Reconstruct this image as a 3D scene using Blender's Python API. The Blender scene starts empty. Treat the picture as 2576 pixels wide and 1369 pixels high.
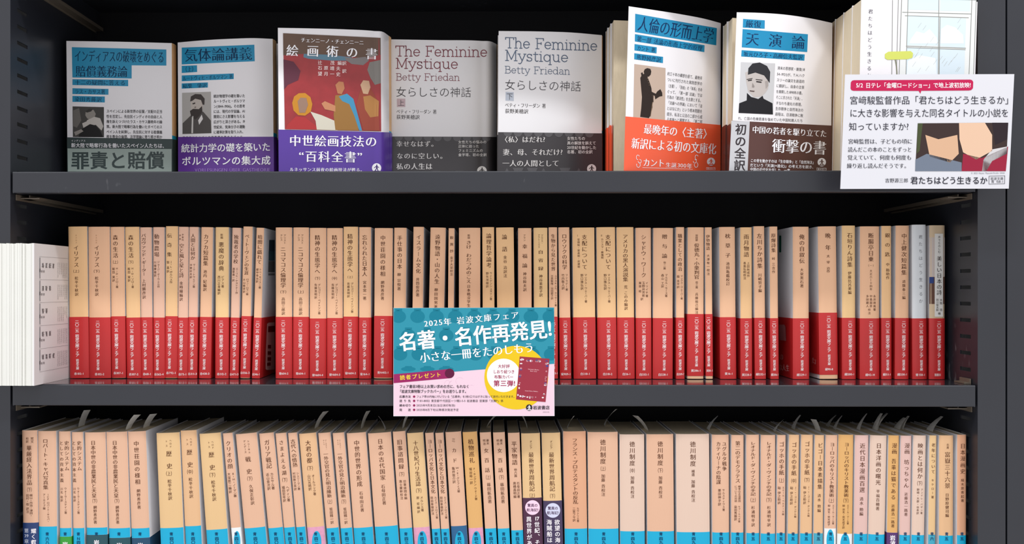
import bpy, math, random
import numpy as np
from mathutils import Vector, Matrix
random.seed(7)
S = bpy.context.scene
COL = S.collection
# ------------------------------------------------------------------ camera
F = 2680.0; YAW = math.radians(0.8); VPX, VPY = 1244.0, 725.0
CX = VPX - F*math.tan(YAW)
CAM = np.array([0.0, -1.0, 1.30])
cam = bpy.data.cameras.new('camera'); camo = bpy.data.objects.new('camera', cam); COL.objects.link(camo)
camo.location = CAM; camo.rotation_euler = (math.pi/2, 0, YAW)
cam.sensor_width = 36; cam.lens = F/2576*36
cam.shift_x = (1288-CX)/2576; cam.shift_y = (VPY-684.5)/2576
cam.clip_start = 0.05
S.camera = camo
# ------------------------------------------------------------------ world, lamps, exposure
W = bpy.data.worlds.new('world'); S.world = W; W.use_nodes = True
bg = W.node_tree.nodes['Background']; bg.inputs[0].default_value = (1.0, 0.985, 0.995, 1); bg.inputs[1].default_value = 0.99
LAMPS = [(-1.15, 9.2), (-0.1, 10.6), (1.0, 9.2)]
for lx, p in LAMPS:
    L = bpy.data.lights.new('ceiling_spot', 'AREA'); L.shape = 'RECTANGLE'; L.size = 0.30; L.size_y = 0.14; L.energy = p
    L.color = (0.97, 0.985, 1.0)
    lo = bpy.data.objects.new('ceiling_spot', L); COL.objects.link(lo)
    lo.location = (lx, -0.90, 2.92)
    lo.rotation_euler = (Vector((0.25*lx, 0.05, 1.3))-lo.location).to_track_quat('-Z', 'Y').to_euler()
S.view_settings.view_transform = 'Standard'; S.view_settings.look = 'None'
S.view_settings.gamma = 1; S.view_settings.use_curve_mapping = False
S.view_settings.exposure = 0.0

# ------------------------------------------------------------------ photograph pixel -> point in the room
cs, sn = math.cos(YAW), math.sin(YAW)
def rays(px, py):
    u = (np.asarray(px, float)-CX)/F; v = -(np.asarray(py, float)-VPY)/F
    return np.stack([-sn+u*cs, cs+u*sn, v+0*u], -1)
def on_y(px, py, Y):            # meets the upright plane y = Y
    d = rays(px, py); t = (Y-CAM[1])/d[..., 1]
    return CAM + d*t[..., None]
def on_z(px, py, Z):            # meets the level plane z = Z
    d = rays(px, py); t = (Z-CAM[2])/d[..., 2]
    return CAM + d*t[..., None]

# ------------------------------------------------------------------ materials
def lin(c):
    c = c/255.0
    return c/12.92 if c <= 0.04045 else ((c+0.055)/1.055)**2.4
_M = {}
def mat(rgb, rough=0.5, spec=0.5, noise=0.0, nscale=60.0, bump=0.0, stretch=(1, 1, 1), coat=0.0, rough_var=0.0):
    key = (tuple(rgb), rough, spec, noise, nscale, bump, stretch, coat, rough_var)
    if key in _M: return _M[key]
    m = bpy.data.materials.new('surface_%02x%02x%02x' % tuple(int(x) for x in rgb)); m.use_nodes = True
    nt = m.node_tree; b = nt.nodes['Principled BSDF']
    c = [lin(x) for x in rgb]
    b.inputs['Base Color'].default_value = (*c, 1); b.inputs['Roughness'].default_value = rough
    b.inputs['Specular IOR Level'].default_value = spec
    if coat: b.inputs['Coat Weight'].default_value = coat; b.inputs['Coat Roughness'].default_value = 0.12
    if noise or bump or rough_var:
        tc = nt.nodes.new('ShaderNodeTexCoord'); mp = nt.nodes.new('ShaderNodeMapping'); mp.inputs['Scale'].default_value = stretch
        nz = nt.nodes.new('ShaderNodeTexNoise'); nz.inputs['Scale'].default_value = nscale; nz.inputs['Detail'].default_value = 5
        nt.links.new(tc.outputs['Object'], mp.inputs[0]); nt.links.new(mp.outputs[0], nz.inputs['Vector'])
        if noise:
            r = nt.nodes.new('ShaderNodeMix'); r.data_type = 'RGBA'
            r.inputs[6].default_value = (*[x*(1-noise) for x in c], 1); r.inputs[7].default_value = (*[min(1, x*(1+noise)) for x in c], 1)
            nt.links.new(nz.outputs['Fac'], r.inputs[0]); nt.links.new(r.outputs[2], b.inputs['Base Color'])
        if bump:
            bp = nt.nodes.new('ShaderNodeBump'); bp.inputs['Strength'].default_value = bump; bp.inputs['Distance'].default_value = 0.001
            nt.links.new(nz.outputs['Fac'], bp.inputs['Height']); nt.links.new(bp.outputs[0], b.inputs['Normal'])
        if rough_var:
            mr = nt.nodes.new('ShaderNodeMapRange'); mr.inputs[3].default_value = max(0.02, rough-rough_var); mr.inputs[4].default_value = rough+rough_var
            nt.links.new(nz.outputs['Fac'], mr.inputs[0]); nt.links.new(mr.outputs[0], b.inputs['Roughness'])
    _M[key] = m
    return m
def ink(*rgb): return mat(rgb, 0.55, 0.2)
STEEL = mat((38, 40, 47), 0.38, 0.5, noise=0.18, nscale=9, bump=0.04, rough_var=0.08)
def specks(m, amount=0.72):
    nt = m.node_tree; b = nt.nodes['Principled BSDF']; src = b.inputs['Base Color'].links[0].from_socket
    tc = nt.nodes.new('ShaderNodeTexCoord'); mp = nt.nodes.new('ShaderNodeMapping'); mp.inputs['Scale'].default_value = (1, 1, .45)
    nz = nt.nodes.new('ShaderNodeTexNoise'); nz.inputs['Scale'].default_value = 150; nz.inputs['Detail'].default_value = 1
    n2 = nt.nodes.new('ShaderNodeTexNoise'); n2.inputs['Scale'].default_value = 7
    ad = nt.nodes.new('ShaderNodeMath'); ad.operation = 'MULTIPLY'; mr = nt.nodes.new('ShaderNodeMapRange')
    mr.inputs[1].default_value = 0.43; mr.inputs[2].default_value = 0.52; mr.inputs[3].default_value = 0; mr.inputs[4].default_value = .16
    mx = nt.nodes.new('ShaderNodeMix'); mx.data_type = 'RGBA'; mx.inputs[7].default_value = (.5, .5, .52, 1)
    nt.links.new(tc.outputs['Object'], mp.inputs[0]); nt.links.new(mp.outputs[0], nz.inputs['Vector']); nt.links.new(tc.outputs['Object'], n2.inputs['Vector'])
    nt.links.new(nz.outputs['Fac'], ad.inputs[0]); nt.links.new(n2.outputs['Fac'], ad.inputs[1]); nt.links.new(ad.outputs[0], mr.inputs[0])
    nt.links.new(mr.outputs[0], mx.inputs[0]); nt.links.new(src, mx.inputs[6]); nt.links.new(mx.outputs[2], b.inputs['Base Color'])
specks(STEEL)
DECK = mat((44, 46, 52), 0.10, 0.6, noise=0.15, nscale=12, rough_var=0.04)
WHITE = mat((234, 232, 234), 0.38, 0.5, noise=0.02, nscale=30)
GLOSSWHITE = mat((236, 233, 236), 0.22, 0.5, noise=0.02, nscale=20)
PAGES = mat((216, 200, 170), 0.85, 0.1, noise=0.13, nscale=90, bump=0.25, stretch=(25, 1, 1))
PAGES_F = mat((222, 206, 178), 0.8, 0.1, noise=0.10, nscale=90, bump=0.2, stretch=(1, 25, 1))
CYAN = mat((2, 166, 206), 0.42, 0.4)
RED = mat((200, 42, 44), 0.36, 0.45, noise=0.03, nscale=40)
SPINE = {'p': mat((241, 191, 153), 0.5, 0.35, noise=0.015, nscale=20), 'o': mat((243, 197, 145), 0.5, 0.35, noise=0.015, nscale=20),
         'y': mat((243, 202, 146), 0.5, 0.35, noise=0.015, nscale=20), 'l': mat((242, 208, 184), 0.5, 0.35, noise=0.015, nscale=20),
         'k': mat((236, 190, 164), 0.5, 0.35, noise=0.015, nscale=20), 'd': mat((238, 176, 138), 0.5, 0.35, noise=0.015, nscale=20),
         'g': mat((236, 180, 104), 0.5, 0.35, noise=0.015, nscale=20),
         'w': mat((226, 230, 234), 0.4, 0.4, noise=0.015, nscale=20), 'b': mat((214, 190, 158), 0.5, 0.35, noise=0.05, nscale=20)}
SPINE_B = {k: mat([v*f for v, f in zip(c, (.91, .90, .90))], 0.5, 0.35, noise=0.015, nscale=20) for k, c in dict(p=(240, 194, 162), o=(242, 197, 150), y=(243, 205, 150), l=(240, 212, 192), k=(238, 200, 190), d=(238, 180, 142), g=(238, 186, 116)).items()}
BROWN = ink(92, 50, 27)

# ------------------------------------------------------------------ mesh helper
class MB:
    def __init__(s): s.v = []; s.f = []; s.m = []; s.mats = []; s.n = 0; s.sm = []
    def mi(s, m):
        if m not in s.mats: s.mats.append(m)
        return s.mats.index(m)
    def add(s, v, f, m, sm=False):
        s.sm += [sm]*len(f); k = s.mi(m); v = np.asarray(v, float).reshape(-1, 3); s.v.append(v)
        for q in f: s.f.append([i+s.n for i in q]); s.m.append(k)
        s.n += len(v)
    def box(s, x0, x1, y0, y1, z0, z1, m):
        v = [(x, y, z) for x in (x0, x1) for y in (y0, y1) for z in (z0, z1)]
        s.add(v, [(0, 1, 3, 2), (4, 6, 7, 5), (0, 4, 5, 1), (2, 3, 7, 6), (0, 2, 6, 4), (1, 5, 7, 3)], m)
    def build(s, name, parent=None, inv=None, smooth=False, loc=None):
        V = np.concatenate(s.v)
        if inv is not None: V = V @ inv[:3, :3].T + inv[:3, 3]
        if loc is not None: V = V - np.array(loc)
        me = bpy.data.meshes.new(name); me.from_pydata(V.tolist(), [], s.f)
        for m in s.mats: me.materials.append(m)
        me.polygons.foreach_set('material_index', s.m)
        me.polygons.foreach_set('use_smooth', s.sm)
        me.update()
        o = bpy.data.objects.new(name, me); COL.objects.link(o)
        if parent is not None: o.parent = parent
        return o
def empty(name, loc, label=None, cat=None, group=None, kind=None):
    o = bpy.data.objects.new(name, None); COL.objects.link(o); o.location = loc; o.empty_display_size = 0.01
    tag(o, label, cat, group, kind)
    return o
def tag(o, label=None, cat=None, group=None, kind=None):
    for k, v in (('label', label), ('category', cat), ('group', group), ('kind', kind)):
        if v: o[k] = v

# ------------------------------------------------------------------ lettering: outline of every sign taken once from the bundled font
_fc = bpy.data.curves.new('font_probe', 'FONT'); _fo = bpy.data.objects.new('font_probe', _fc); _fc.resolution_u = 3
_G = {}
STY = {'m': (0.010, -0.011), 'g': (0.0, 0.0), 't': (-0.010, -0.010), 'b': (0.016, 0.010), 'B': (0.024, 0.018), 'M': (0.022, -0.008)}
def glyph(ch, sty):
    k = (ch, sty)
    if k in _G: return _G[k]
    if sty != 'raw':
        raw = glyph(ch, 'raw')
        if raw is None: _G[k] = None; return None
        v, f = raw; sx, sy = STY[sty]
        cnt = {}
        for q in f:
            for i in range(len(q)):
                a, b = q[i], q[(i+1) % len(q)]; cnt[(a, b)] = 1
        nx = np.zeros(len(v)); ny = np.zeros(len(v))
        for (a, b) in cnt:
            if (b, a) in cnt: continue
            d = v[b]-v[a]; L = math.hypot(*d)
            if L < 1e-6: continue
            n = (d[1]/L, -d[0]/L)
            for i in (a, b):
                if abs(n[0]) > abs(nx[i]): nx[i] = n[0]
                if abs(n[1]) > abs(ny[i]): ny[i] = n[1]
        w = v.copy(); w[:, 0] += sx*nx; w[:, 1] += sy*ny
        _G[k] = (w, f); return _G[k]
    _fc.body = ch
    me = _fo.to_mesh()
    if me is None or len(me.polygons) == 0: _G[k] = None
    else:
        v = np.array([p.co[:2] for p in me.vertices]); f = []
        for p in me.polygons:
            q = list(p.vertices); a = 0.0
            for i in range(len(q)):
                x0, y0 = v[q[i]]; x1, y1 = v[q[(i+1) % len(q)]]; a += x0*y1-x1*y0
            f.append(q if a > 0 else q[::-1])
        _G[k] = (v, f)
    _fo.to_mesh_clear()
    return _G[k]
ROT = set('ー（）()〈〉「」―-〜…')
def is_half(c): return ord(c) < 0x250 or c in '“”©'
def adv(c):
    if not is_half(c): return 1.0
    if c == ' ': return 0.45
    g = glyph(c, 'raw'); return (g[0][:, 0].max()+0.07) if g else 0.5
def centre(c):      # glyph outline centred on its cell, cell 1 high
    return 0.5 if not is_half(c) else adv(c)/2
def cut(pts, x, sg):
    out = []
    for a, b in zip(pts, list(pts[1:])+[pts[0]]):
        ia, ib = sg*(a[0]-x) >= 0, sg*(b[0]-x) >= 0
        if ia: out.append(a)
        if ia != ib: t = (x-a[0])/(b[0]-a[0]); out.append((x, a[1]+(b[1]-a[1])*t))
    return out
class Face:
    """a printed surface; fn(px, py, lift) -> points on it"""
    def __init__(s, fn, strip=0): s.fn = fn; s.strip = strip
    def put(s, mb, P, faces, m, lift):
        P = np.asarray(P, float); w = s.fn(P[:, 0], P[:, 1], lift)
        mb.add(w, [q[::-1] for q in faces], m)
    def poly(s, mb, pts, m, lift=0.0001, nx=1):
        if s.strip:             # cut into upright strips so that it follows a curved sheet
            x0 = min(p[0] for p in pts); x1 = max(p[0] for p in pts); k = max(1, int(math.ceil((x1-x0)/s.strip)))
            if k > 1:
                for i in range(k):
                    q = cut(cut(pts, x0+(x1-x0)*i/k, 1), x0+(x1-x0)*(i+1)/k, -1)
                    if len(q) > 2: s.put(mb, q, [list(range(len(q)))], m, lift)
                return
        s.put(mb, pts, [list(range(len(pts)))], m, lift)
    def quad(s, mb, q, m, lift=0.0001, nx=24):     # TL, TR, BR, BL, cut in columns so it follows a curved sheet
        TL, TR, BR, BL = [np.array(p, float) for p in q]; P = []; fs = []
        for i in range(nx+1):
            t = i/nx; P += [TL+(TR-TL)*t, BL+(BR-BL)*t]
            if i: k = 2*i; fs.append([k-2, k, k+1, k-1])
        s.put(mb, P, fs, m, lift)
    def rect(s, mb, x0, y0, x1, y1, m, lift=0.0001, nx=24): s.quad(mb, [(x0, y0), (x1, y0), (x1, y1), (x0, y1)], m, lift, nx)
    def disc(s, mb, cx, cy, r, m, lift=0.0001, n=28, ry=None):
        ry = ry or r
        s.poly(mb, [(cx+r*math.cos(2*math.pi*i/n), cy+ry*math.sin(2*math.pi*i/n)) for i in range(n)], m, lift)
    def line(s, mb, x0, y0, x1, y1, w, m, lift=0.0001):
        d = math.hypot(x1-x0, y1-y0); ax, ay = -(y1-y0)/d*w/2, (x1-x0)/d*w/2
        s.quad(mb, [(x0+ax, y0+ay), (x1+ax, y1+ay), (x1-ax, y1-ay), (x0-ax, y0-ay)], m, lift, 4)
    def _glyph(s, mb, ch, cx, cy, w, h, ang, m, sty, lift, rot=False, dx=0, dy=0):
        g = glyph(ch, sty)
        if g is None: return
        v, f = g
        x = v[:, 0]-centre(ch); y = v[:, 1]-(0.38 if not is_half(ch) else 0.34)
        if rot: x, y = y, -x
        x = (x+dx)*w; y = (y+dy)*h
        c, n = math.cos(ang), math.sin(ang)
        P = np.stack([cx + x*c + y*n*1.0, cy + x*n - y*c], -1)
        s.put(mb, P, f, m, lift)
    def h(s, mb, text, x0, y0, x1, size, m, sty='g', y1=None, lift=0.00018):
        """one level line of text between x0 and x1, centre line height y0 (to y1)"""
        y1 = y0 if y1 is None else y1
        tot = sum(adv(c) for c in text); D = math.hypot(x1-x0, y1-y0); k = D/tot; ang = math.atan2(y1-y0, x1-x0)
        w = min(k, size); p = 0.0
        for c in text:
            a = adv(c); t = (p+a/2)/tot; p += a
            if c in ' \u3000': continue
            s._glyph(mb, c, x0+(x1-x0)*t, y0+(y1-y0)*t, w, size, ang, m, sty, lift)
    def vt(s, mb, text, cx, y0, y1, size, m, sty='m', cx1=None, lift=0.00018):
        """one upright column of text"""
        n = sum(0.5 if c == ' ' else 1 for c in text); k = (y1-y0)/n; cx1 = cx if cx1 is None else cx1
        hh = min(k*1.02, size); p = 0.0; ang = math.atan2(-(cx1-cx), y1-y0)
        for c in text:
            a = 0.5 if c == ' ' else 1; t = (p+a/2)/n; p += a
            if c in ' \u3000': continue
            x = cx+(cx1-cx)*t; y = y0+(y1-y0)*t
            if c in ROT: s._glyph(mb, c, x, y, size, hh, ang, m, sty, lift, rot=True)
            elif c in '、。': s._glyph(mb, c, x, y, size, hh, ang, m, sty, lift, dx=0.6, dy=0.55)
            else: s._glyph(mb, c, x, y, size, hh, ang, m, sty, lift)
    def strokes(s, mb, segs, m, w, lift=0.00018):
        for pts in segs:
            for (a, b) in zip(pts[:-1], pts[1:]):
                d = math.hypot(b[0]-a[0], b[1]-a[1])
                if d < 1e-6: continue
                e = w*0.5; ux, uy = (b[0]-a[0])/d, (b[1]-a[1])/d; ox, oy = -uy*e, ux*e
                q = [(a[0]-ux*e*.5+ox, a[1]-uy*e*.5+oy), (b[0]+ux*e*.5+ox, b[1]+uy*e*.5+oy), (b[0]+ux*e*.5-ox, b[1]+uy*e*.5-oy), (a[0]-ux*e*.5-ox, a[1]-uy*e*.5-oy)]
                s.put(mb, q, [[0, 1, 2, 3]], m, lift)
def shift(face, ox, oy, k):      # same face, coordinates read off an enlarged view
    return Face(lambda X, Y, l: face.fn(ox+np.asarray(X)/k, oy+np.asarray(Y)/k, l), face.strip*k)

# slab-serif letters for the two grey covers, drawn as pen strokes
def A(cx, cy, rx, ry, a0, a1, n=12):
    return [(cx+rx*math.cos(math.radians(a0+(a1-a0)*i/n)), cy+ry*math.sin(math.radians(a0+(a1-a0)*i/n))) for i in range(n+1)]
SLAB = {
 'T': (.60, [[(.3, 0), (.3, .69)], [(.04, .56), (.04, .69), (.56, .69), (.56, .56)], [(.2, 0), (.4, 0)]]),
 'F': (.57, [[(.13, 0), (.13, .69)], [(.03, .69), (.53, .69), (.53, .55)], [(.13, .36), (.38, .36)], [(.38, .43), (.38, .29)], [(.03, 0), (.25, 0)]]),
 'M': (.80, [[(.13, 0), (.13, .69), (.4, .08), (.67, .69), (.67, 0)], [(.03, .69), (.13, .69)], [(.67, .69), (.77, .69)], [(.03, 0), (.23, 0)], [(.57, 0), (.77, 0)]]),
 'B': (.60, [[(.13, 0), (.13, .69)], [(.03, .69), (.34, .69)]+A(.34, .53, .15, .16, 90, -90)+[(.13, .37)], [(.34, .37)]+A(.36, .185, .18, .185, 90, -90)+[(.03, 0)]]),
 'h': (.55, [[(.02, .7), (.11, .7), (.11, 0)], [(.02, 0), (.2, 0)], A(.27, .29, .16, .18, 180, 0)+[(.43, 0)], [(.34, 0), (.52, 0)]]),
 'n': (.55, [[(.02, .46), (.11, .46), (.11, 0)], [(.02, 0), (.2, 0)], A(.27, .29, .16, .18, 180, 0)+[(.43, 0)], [(.34, 0), (.52, 0)]]),
 'm': (.84, [[(.02, .46), (.11, .46), (.11, 0)], [(.02, 0), (.2, 0)], A(.26, .29, .15, .18, 180, 0)+[(.41, 0)], [(.33, 0), (.5, 0)], A(.56, .29, .15, .18, 180, 0)+[(.71, 0)], [(.63, 0), (.8, 0)]]),
 'i': (.27, [[(.03, .46), (.13, .46), (.13, 0)], [(.03, 0), (.24, 0)], [(.13, .62), (.13, .66)]]),
 'e': (.49, [[(.06, .25), (.43, .25)]+A(.245, .24, .19, .225, 0, 325)]),
 'y': (.52, [[(.07, .46), (.27, .02)], [(.46, .46), (.22, -.13), (.14, -.2), (.05, -.17)], [(0, .46), (.16, .46)], [(.37, .46), (.52, .46)]]),
 's': (.43, [A(.21, .345, .14, .115, 20, 250), A(.21, .345, .14, .115, 250, 265, 2)+A(.21, .115, .15, .115, 80, -155), [(.34, .46), (.34, .35)], [(.06, 0), (.06, .11)]]),
 't': (.37, [[(.15, .62)]+A(.25, .11, .10, .11, 180, 320), [(.03, .46), (.32, .46)]]),
 'q': (.54, [A(.24, .235, .19, .225, 0, 360, 18), [(.43, .46), (.43, -.2)], [(.34, -.2), (.52, -.2)]]),
 'd': (.55, [A(.24, .235, .19, .225, 0, 360, 18), [(.34, .7), (.43, .7), (.43, 0), (.52, 0)]]),
 'a': (.50, [A(.22, .32, .16, .14, 150, 0)+[(.38, 0), (.47, 0)], A(.21, .13, .16, .12, 60, 330)]),
 'u': (.55, [[(.02, .46), (.11, .46)]+A(.265, .17, .155, .16, 180, 350), [(.33, .46), (.42, .46), (.42, 0), (.51, 0)]]),
 'r': (.42, [[(.02, .46), (.12, .46), (.12, 0)], [(.03, 0), (.24, 0)], A(.29, .27, .17, .19, 180, 60)]),
}
def slab(face, mb, text, x0, yb, x1, size, m, w, y1=None):
    y1 = yb if y1 is None else y1
    tot = sum(SLAB[c][0] if c in SLAB else .32 for c in text); k = (x1-x0)/tot; p = 0; sl = (y1-yb)/(x1-x0)
    for c in text:
        if c not in SLAB: p += .32; continue
        a, segs = SLAB[c]
        face.strokes(mb, [[(x0+(p+x)*k, yb+sl*(p+x)*k-y*size) for x, y in sg] for sg in segs], m, w); p += a
def emblem(face, mb, cx, cy, r, dark, light, lift=0.00018):   # round mark with a striding sower
    face.disc(mb, cx, cy, r, light, lift)
    P = lambda q: [(cx+x*r, cy+y*r) for x, y in q]
    for q in ([(-.1, -.45), (.18, -.4), (.22, .1), (-.12, .12)], [(-.12, .1), (.08, .1), (-.25, .72), (-.45, .7)], [(.05, .1), (.22, .08), (.42, .66), (.22, .7)],
              [(-.1, -.42), (-.02, -.28), (-.5, .05), (-.58, -.05)], [(.15, -.4), (.55, -.12), (.48, 0), (.15, -.22)], [(-.75, .6), (.75, .6), (.55, .8), (-.55, .8)]):
        face.poly(mb, P(q), dark, lift+0.00006)
    face.disc(mb, cx+.04*r, cy-.58*r, .15*r, dark, lift+0.00006, 12)
# ------------------------------------------------------------------ bookcase
Z0 = CAM[2]
XL = float(on_y(26.0, 725, 0)[0]); XR = float(on_y(2459.5, 725, 0)[0]); JW = float(on_y(2530.5, 725, 0)[0])-XR
DEP = 0.222
DECK_MID = float(on_y(1244, 968, 0)[2]); DECK_TOP = float(on_y(1244, 430, 0)[2]); DECK_BOT = DECK_MID-0.2005; DECK_UP = DECK_TOP+0.208
def slot_panel(name, parent, xin, out, m, z0, z1):
    """hollow steel upright: front strip, perforated column strip, rear sheet, outer skin"""
    mb = MB(); t = 0.0012*out; xo = xin+JW*out*0.985
    a, b = sorted((xin, xo)); r = 0.0012
    mb.box(a, b, 0.0, 0.0012, z0, z1, m)
    i0, i1 = sorted((xin, xin+t))
    ys0, ys1 = 0.0145, 0.0375
    mb.box(i0, i1, 0.0012, ys0, z0, z1, m); mb.box(i0, i1, ys1, DEP, z0, z1, m)
    p = 0.01565; h = 0.0036; k0 = int((z0-Z0-0.126)/p)-1; z = z0
    for k in range(k0, 300):
        c = Z0+0.126+p*k
        if c-h/2 <= z0: continue
        if c+h/2 >= z1: break
        mb.box(i0, i1, ys0, ys1, z, c-h/2, m); z = c+h/2
    mb.box(i0, i1, ys0, ys1, z, z1, m)
    mb.box(*sorted((xo-t, xo)), 0.0012, DEP, z0, z1, m)
    return mb.build(name, parent)
def shelf_mesh(name, parent, x0, x1, zt, m, md):
    """folded steel tray: rounded nose, lip 20 mm high, return flange"""
    mb = MB(); r = 0.0014; h = 0.0203
    prof = [(DEP, zt), (r, zt)] + [(r-r*math.sin(a), zt-r+r*math.cos(a)) for a in (0.4, 0.8, 1.2)] + [(0, zt-r), (0, zt-h+r)] + \
           [(r-r*math.cos(a), zt-h+r-r*math.sin(a)) for a in (0.4, 0.8, 1.2)] + [(r, zt-h), (0.011, zt-h), (0.011, zt-h+0.0012), (0.0016, zt-h+0.0012), (0.0016, zt-0.0012), (DEP, zt-0.0012)]
    n = len(prof); v = [(x0, y, z) for y, z in prof]+[(x1, y, z) for y, z in prof]
    fs = [[i, i+n, (i+1) % n+n, (i+1) % n] for i in range(n)]
    mb.add(v, fs[1:], m); mb.add([v[0], v[1], v[n+1], v[n]], [[0, 1, 2, 3][::-1]], md)
    for x, o in ((x0, 1), (x1, -1)):           # end caps
        a, b = sorted((x, x+0.0012*o)); mb.box(a, b, 0.0003, DEP, zt-h, zt-0.0008, m)
    return mb.build(name, parent)
case = empty('bookcase', (0, 0, 0), 'dark grey steel bookcase with slotted uprights holding three shelves of paperbacks', 'bookcase')
slot_panel('side_panel', case, XL, -1, STEEL, 0.0, 2.15); slot_panel('side_panel', case, XR, 1, STEEL, 0.0, 2.15)
mb = MB(); mb.box(XL, XR, DEP-0.002, DEP, 0.0, 2.15, mat((20, 20, 24), 0.6, 0.2)); mb.build('back_panel', case)
mb = MB(); mb.box(XL-JW, XR+JW, 0.0, DEP, 2.15, 2.152, STEEL); mb.build('top_panel', case)
mb = MB(); mb.box(XL, XR, 0.003, DEP-.002, 0.0, 0.06, STEEL); mb.build('plinth', case)
BRKT = mat((104, 94, 82), 0.45, 0.5, noise=0.1, nscale=50)
zz = [DECK_BOT-0.2105*i for i in range(1, 5)]
for zt in [DECK_UP, DECK_TOP, DECK_MID, DECK_BOT]+[z for z in zz if z > 0.1]+[DECK_UP+0.21, DECK_UP+0.42]:
    sh = shelf_mesh('shelf', case, XL+0.0022, XR-0.0022, zt, STEEL, DECK)
    for x, o in ((XL, 1), (XR, -1)):           # folded shelf bracket under each end
        mb = MB(); zb = zt-0.0203
        a, b = sorted((x+0.0005*o, x+0.0017*o)); mb.box(a, b, 0.010, DEP-0.01, zb-0.006, zb-0.0005, BRKT)
        a, b = sorted((x+0.0017*o, x+0.010*o)); mb.box(a, b, 0.020, DEP-0.01, zb-0.0042, zb-0.003, BRKT)
        a, b = sorted((x+0.0017*o, x+0.020*o)); mb.box(a, b, 0.018, 0.036, zb-0.0042, zb-0.003, BRKT)
        a, b = sorted((x+0.009*o, x+0.010*o)); mb.box(a, b, 0.020, DEP-0.01, zb-0.003, zb-0.0005, BRKT)
        mb.build('shelf_bracket', sh)
mb = MB(); x = XR-0.0008
mb.box(x-0.0065, x, 0.012, 0.034, DECK_MID+0.0002, DECK_MID+0.0016, BRKT); mb.box(x-0.0015, x, 0.012, 0.034, DECK_MID+0.0016, DECK_MID+0.005, BRKT)
mb.build('hook_plate', case)
nx0 = float(on_y(2533.0, 725, 0)[0])
nb = empty('bookcase', (0, 0, 0), 'neighbouring steel bookcase upright at the far right edge beyond the narrow dark gap', 'bookcase')
slot_panel('side_panel', nb, nx0+JW, -1, STEEL, 0.0, 2.15)
nw = 0.90
slot_panel('side_panel', nb, nx0+JW+nw, 1, STEEL, 0.0, 2.15)
mb = MB(); mb.box(nx0+JW, nx0+JW+nw, DEP-0.002, DEP, 0.0, 2.15, mat((20, 20, 24), 0.6, 0.2)); mb.build('back_panel', nb)
for zt in [DECK_UP, DECK_TOP, DECK_MID, DECK_BOT]+[z for z in zz if z > 0.1]+[DECK_UP+0.21, DECK_UP+0.42]: shelf_mesh('shelf', nb, nx0+JW+0.0022, nx0+JW+nw-0.0022, zt, STEEL, DECK)
# ------------------------------------------------------------------ paperbacks standing spine out
ONES = 'zeroth first second third fourth fifth sixth seventh eighth ninth tenth eleventh twelfth thirteenth fourteenth fifteenth sixteenth seventeenth eighteenth nineteenth'.split()
def ordw(n):
    if n < 20: return ONES[n]
    t = {2: ('twentieth', 'twenty'), 3: ('thirtieth', 'thirty'), 4: ('fortieth', 'forty'), 5: ('fiftieth', 'fifty')}[n//10]
    return t[0] if n % 10 == 0 else t[1]+'-'+ONES[n % 10]
def profile(w, b, off=0.0, D=0.105, inner=0.0):
    """plan of a jacket: side, rounded spine, side; off pushes it outwards"""
    h = w/2+off-inner; n = 12; P = [(-h, D)]
    for i in range(n+1):
        u = -1+2*i/n; P.append((h*u, b*abs(u)**4-off+inner))
    P.append((h, D)); return P
def wrap(mb, w, b, zs, mf, off, th, D):
    """sheet following the plan between the heights zs; mf(i_segment, i_level) -> material"""
    O = profile(w, b, off, D); I = profile(w, b, off, D, th); n = len(O)
    for k in range(len(zs)-1):
        z0, z1 = zs[k], zs[k+1]
        for i in range(n-1):
            a, c = O[i], O[i+1]
            mb.add([(a[0], a[1], z0), (c[0], c[1], z0), (c[0], c[1], z1), (a[0], a[1], z1)], [[0, 1, 2, 3]], mf(i, k))
            a, c = I[i], I[i+1]
            mb.add([(a[0], a[1], z0), (c[0], c[1], z0), (c[0], c[1], z1), (a[0], a[1], z1)], [[3, 2, 1, 0]], WHITE)
    for z, f in ((zs[0], 0), (zs[-1], 1)):
        for i in range(n-1):
            a, c, d, e = O[i], O[i+1], I[i+1], I[i]; q = [(p[0], p[1], z) for p in (a, c, d, e)]
            mb.add(q, [[0, 1, 2, 3] if f else [3, 2, 1, 0]], WHITE)
root_sides = {}
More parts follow.
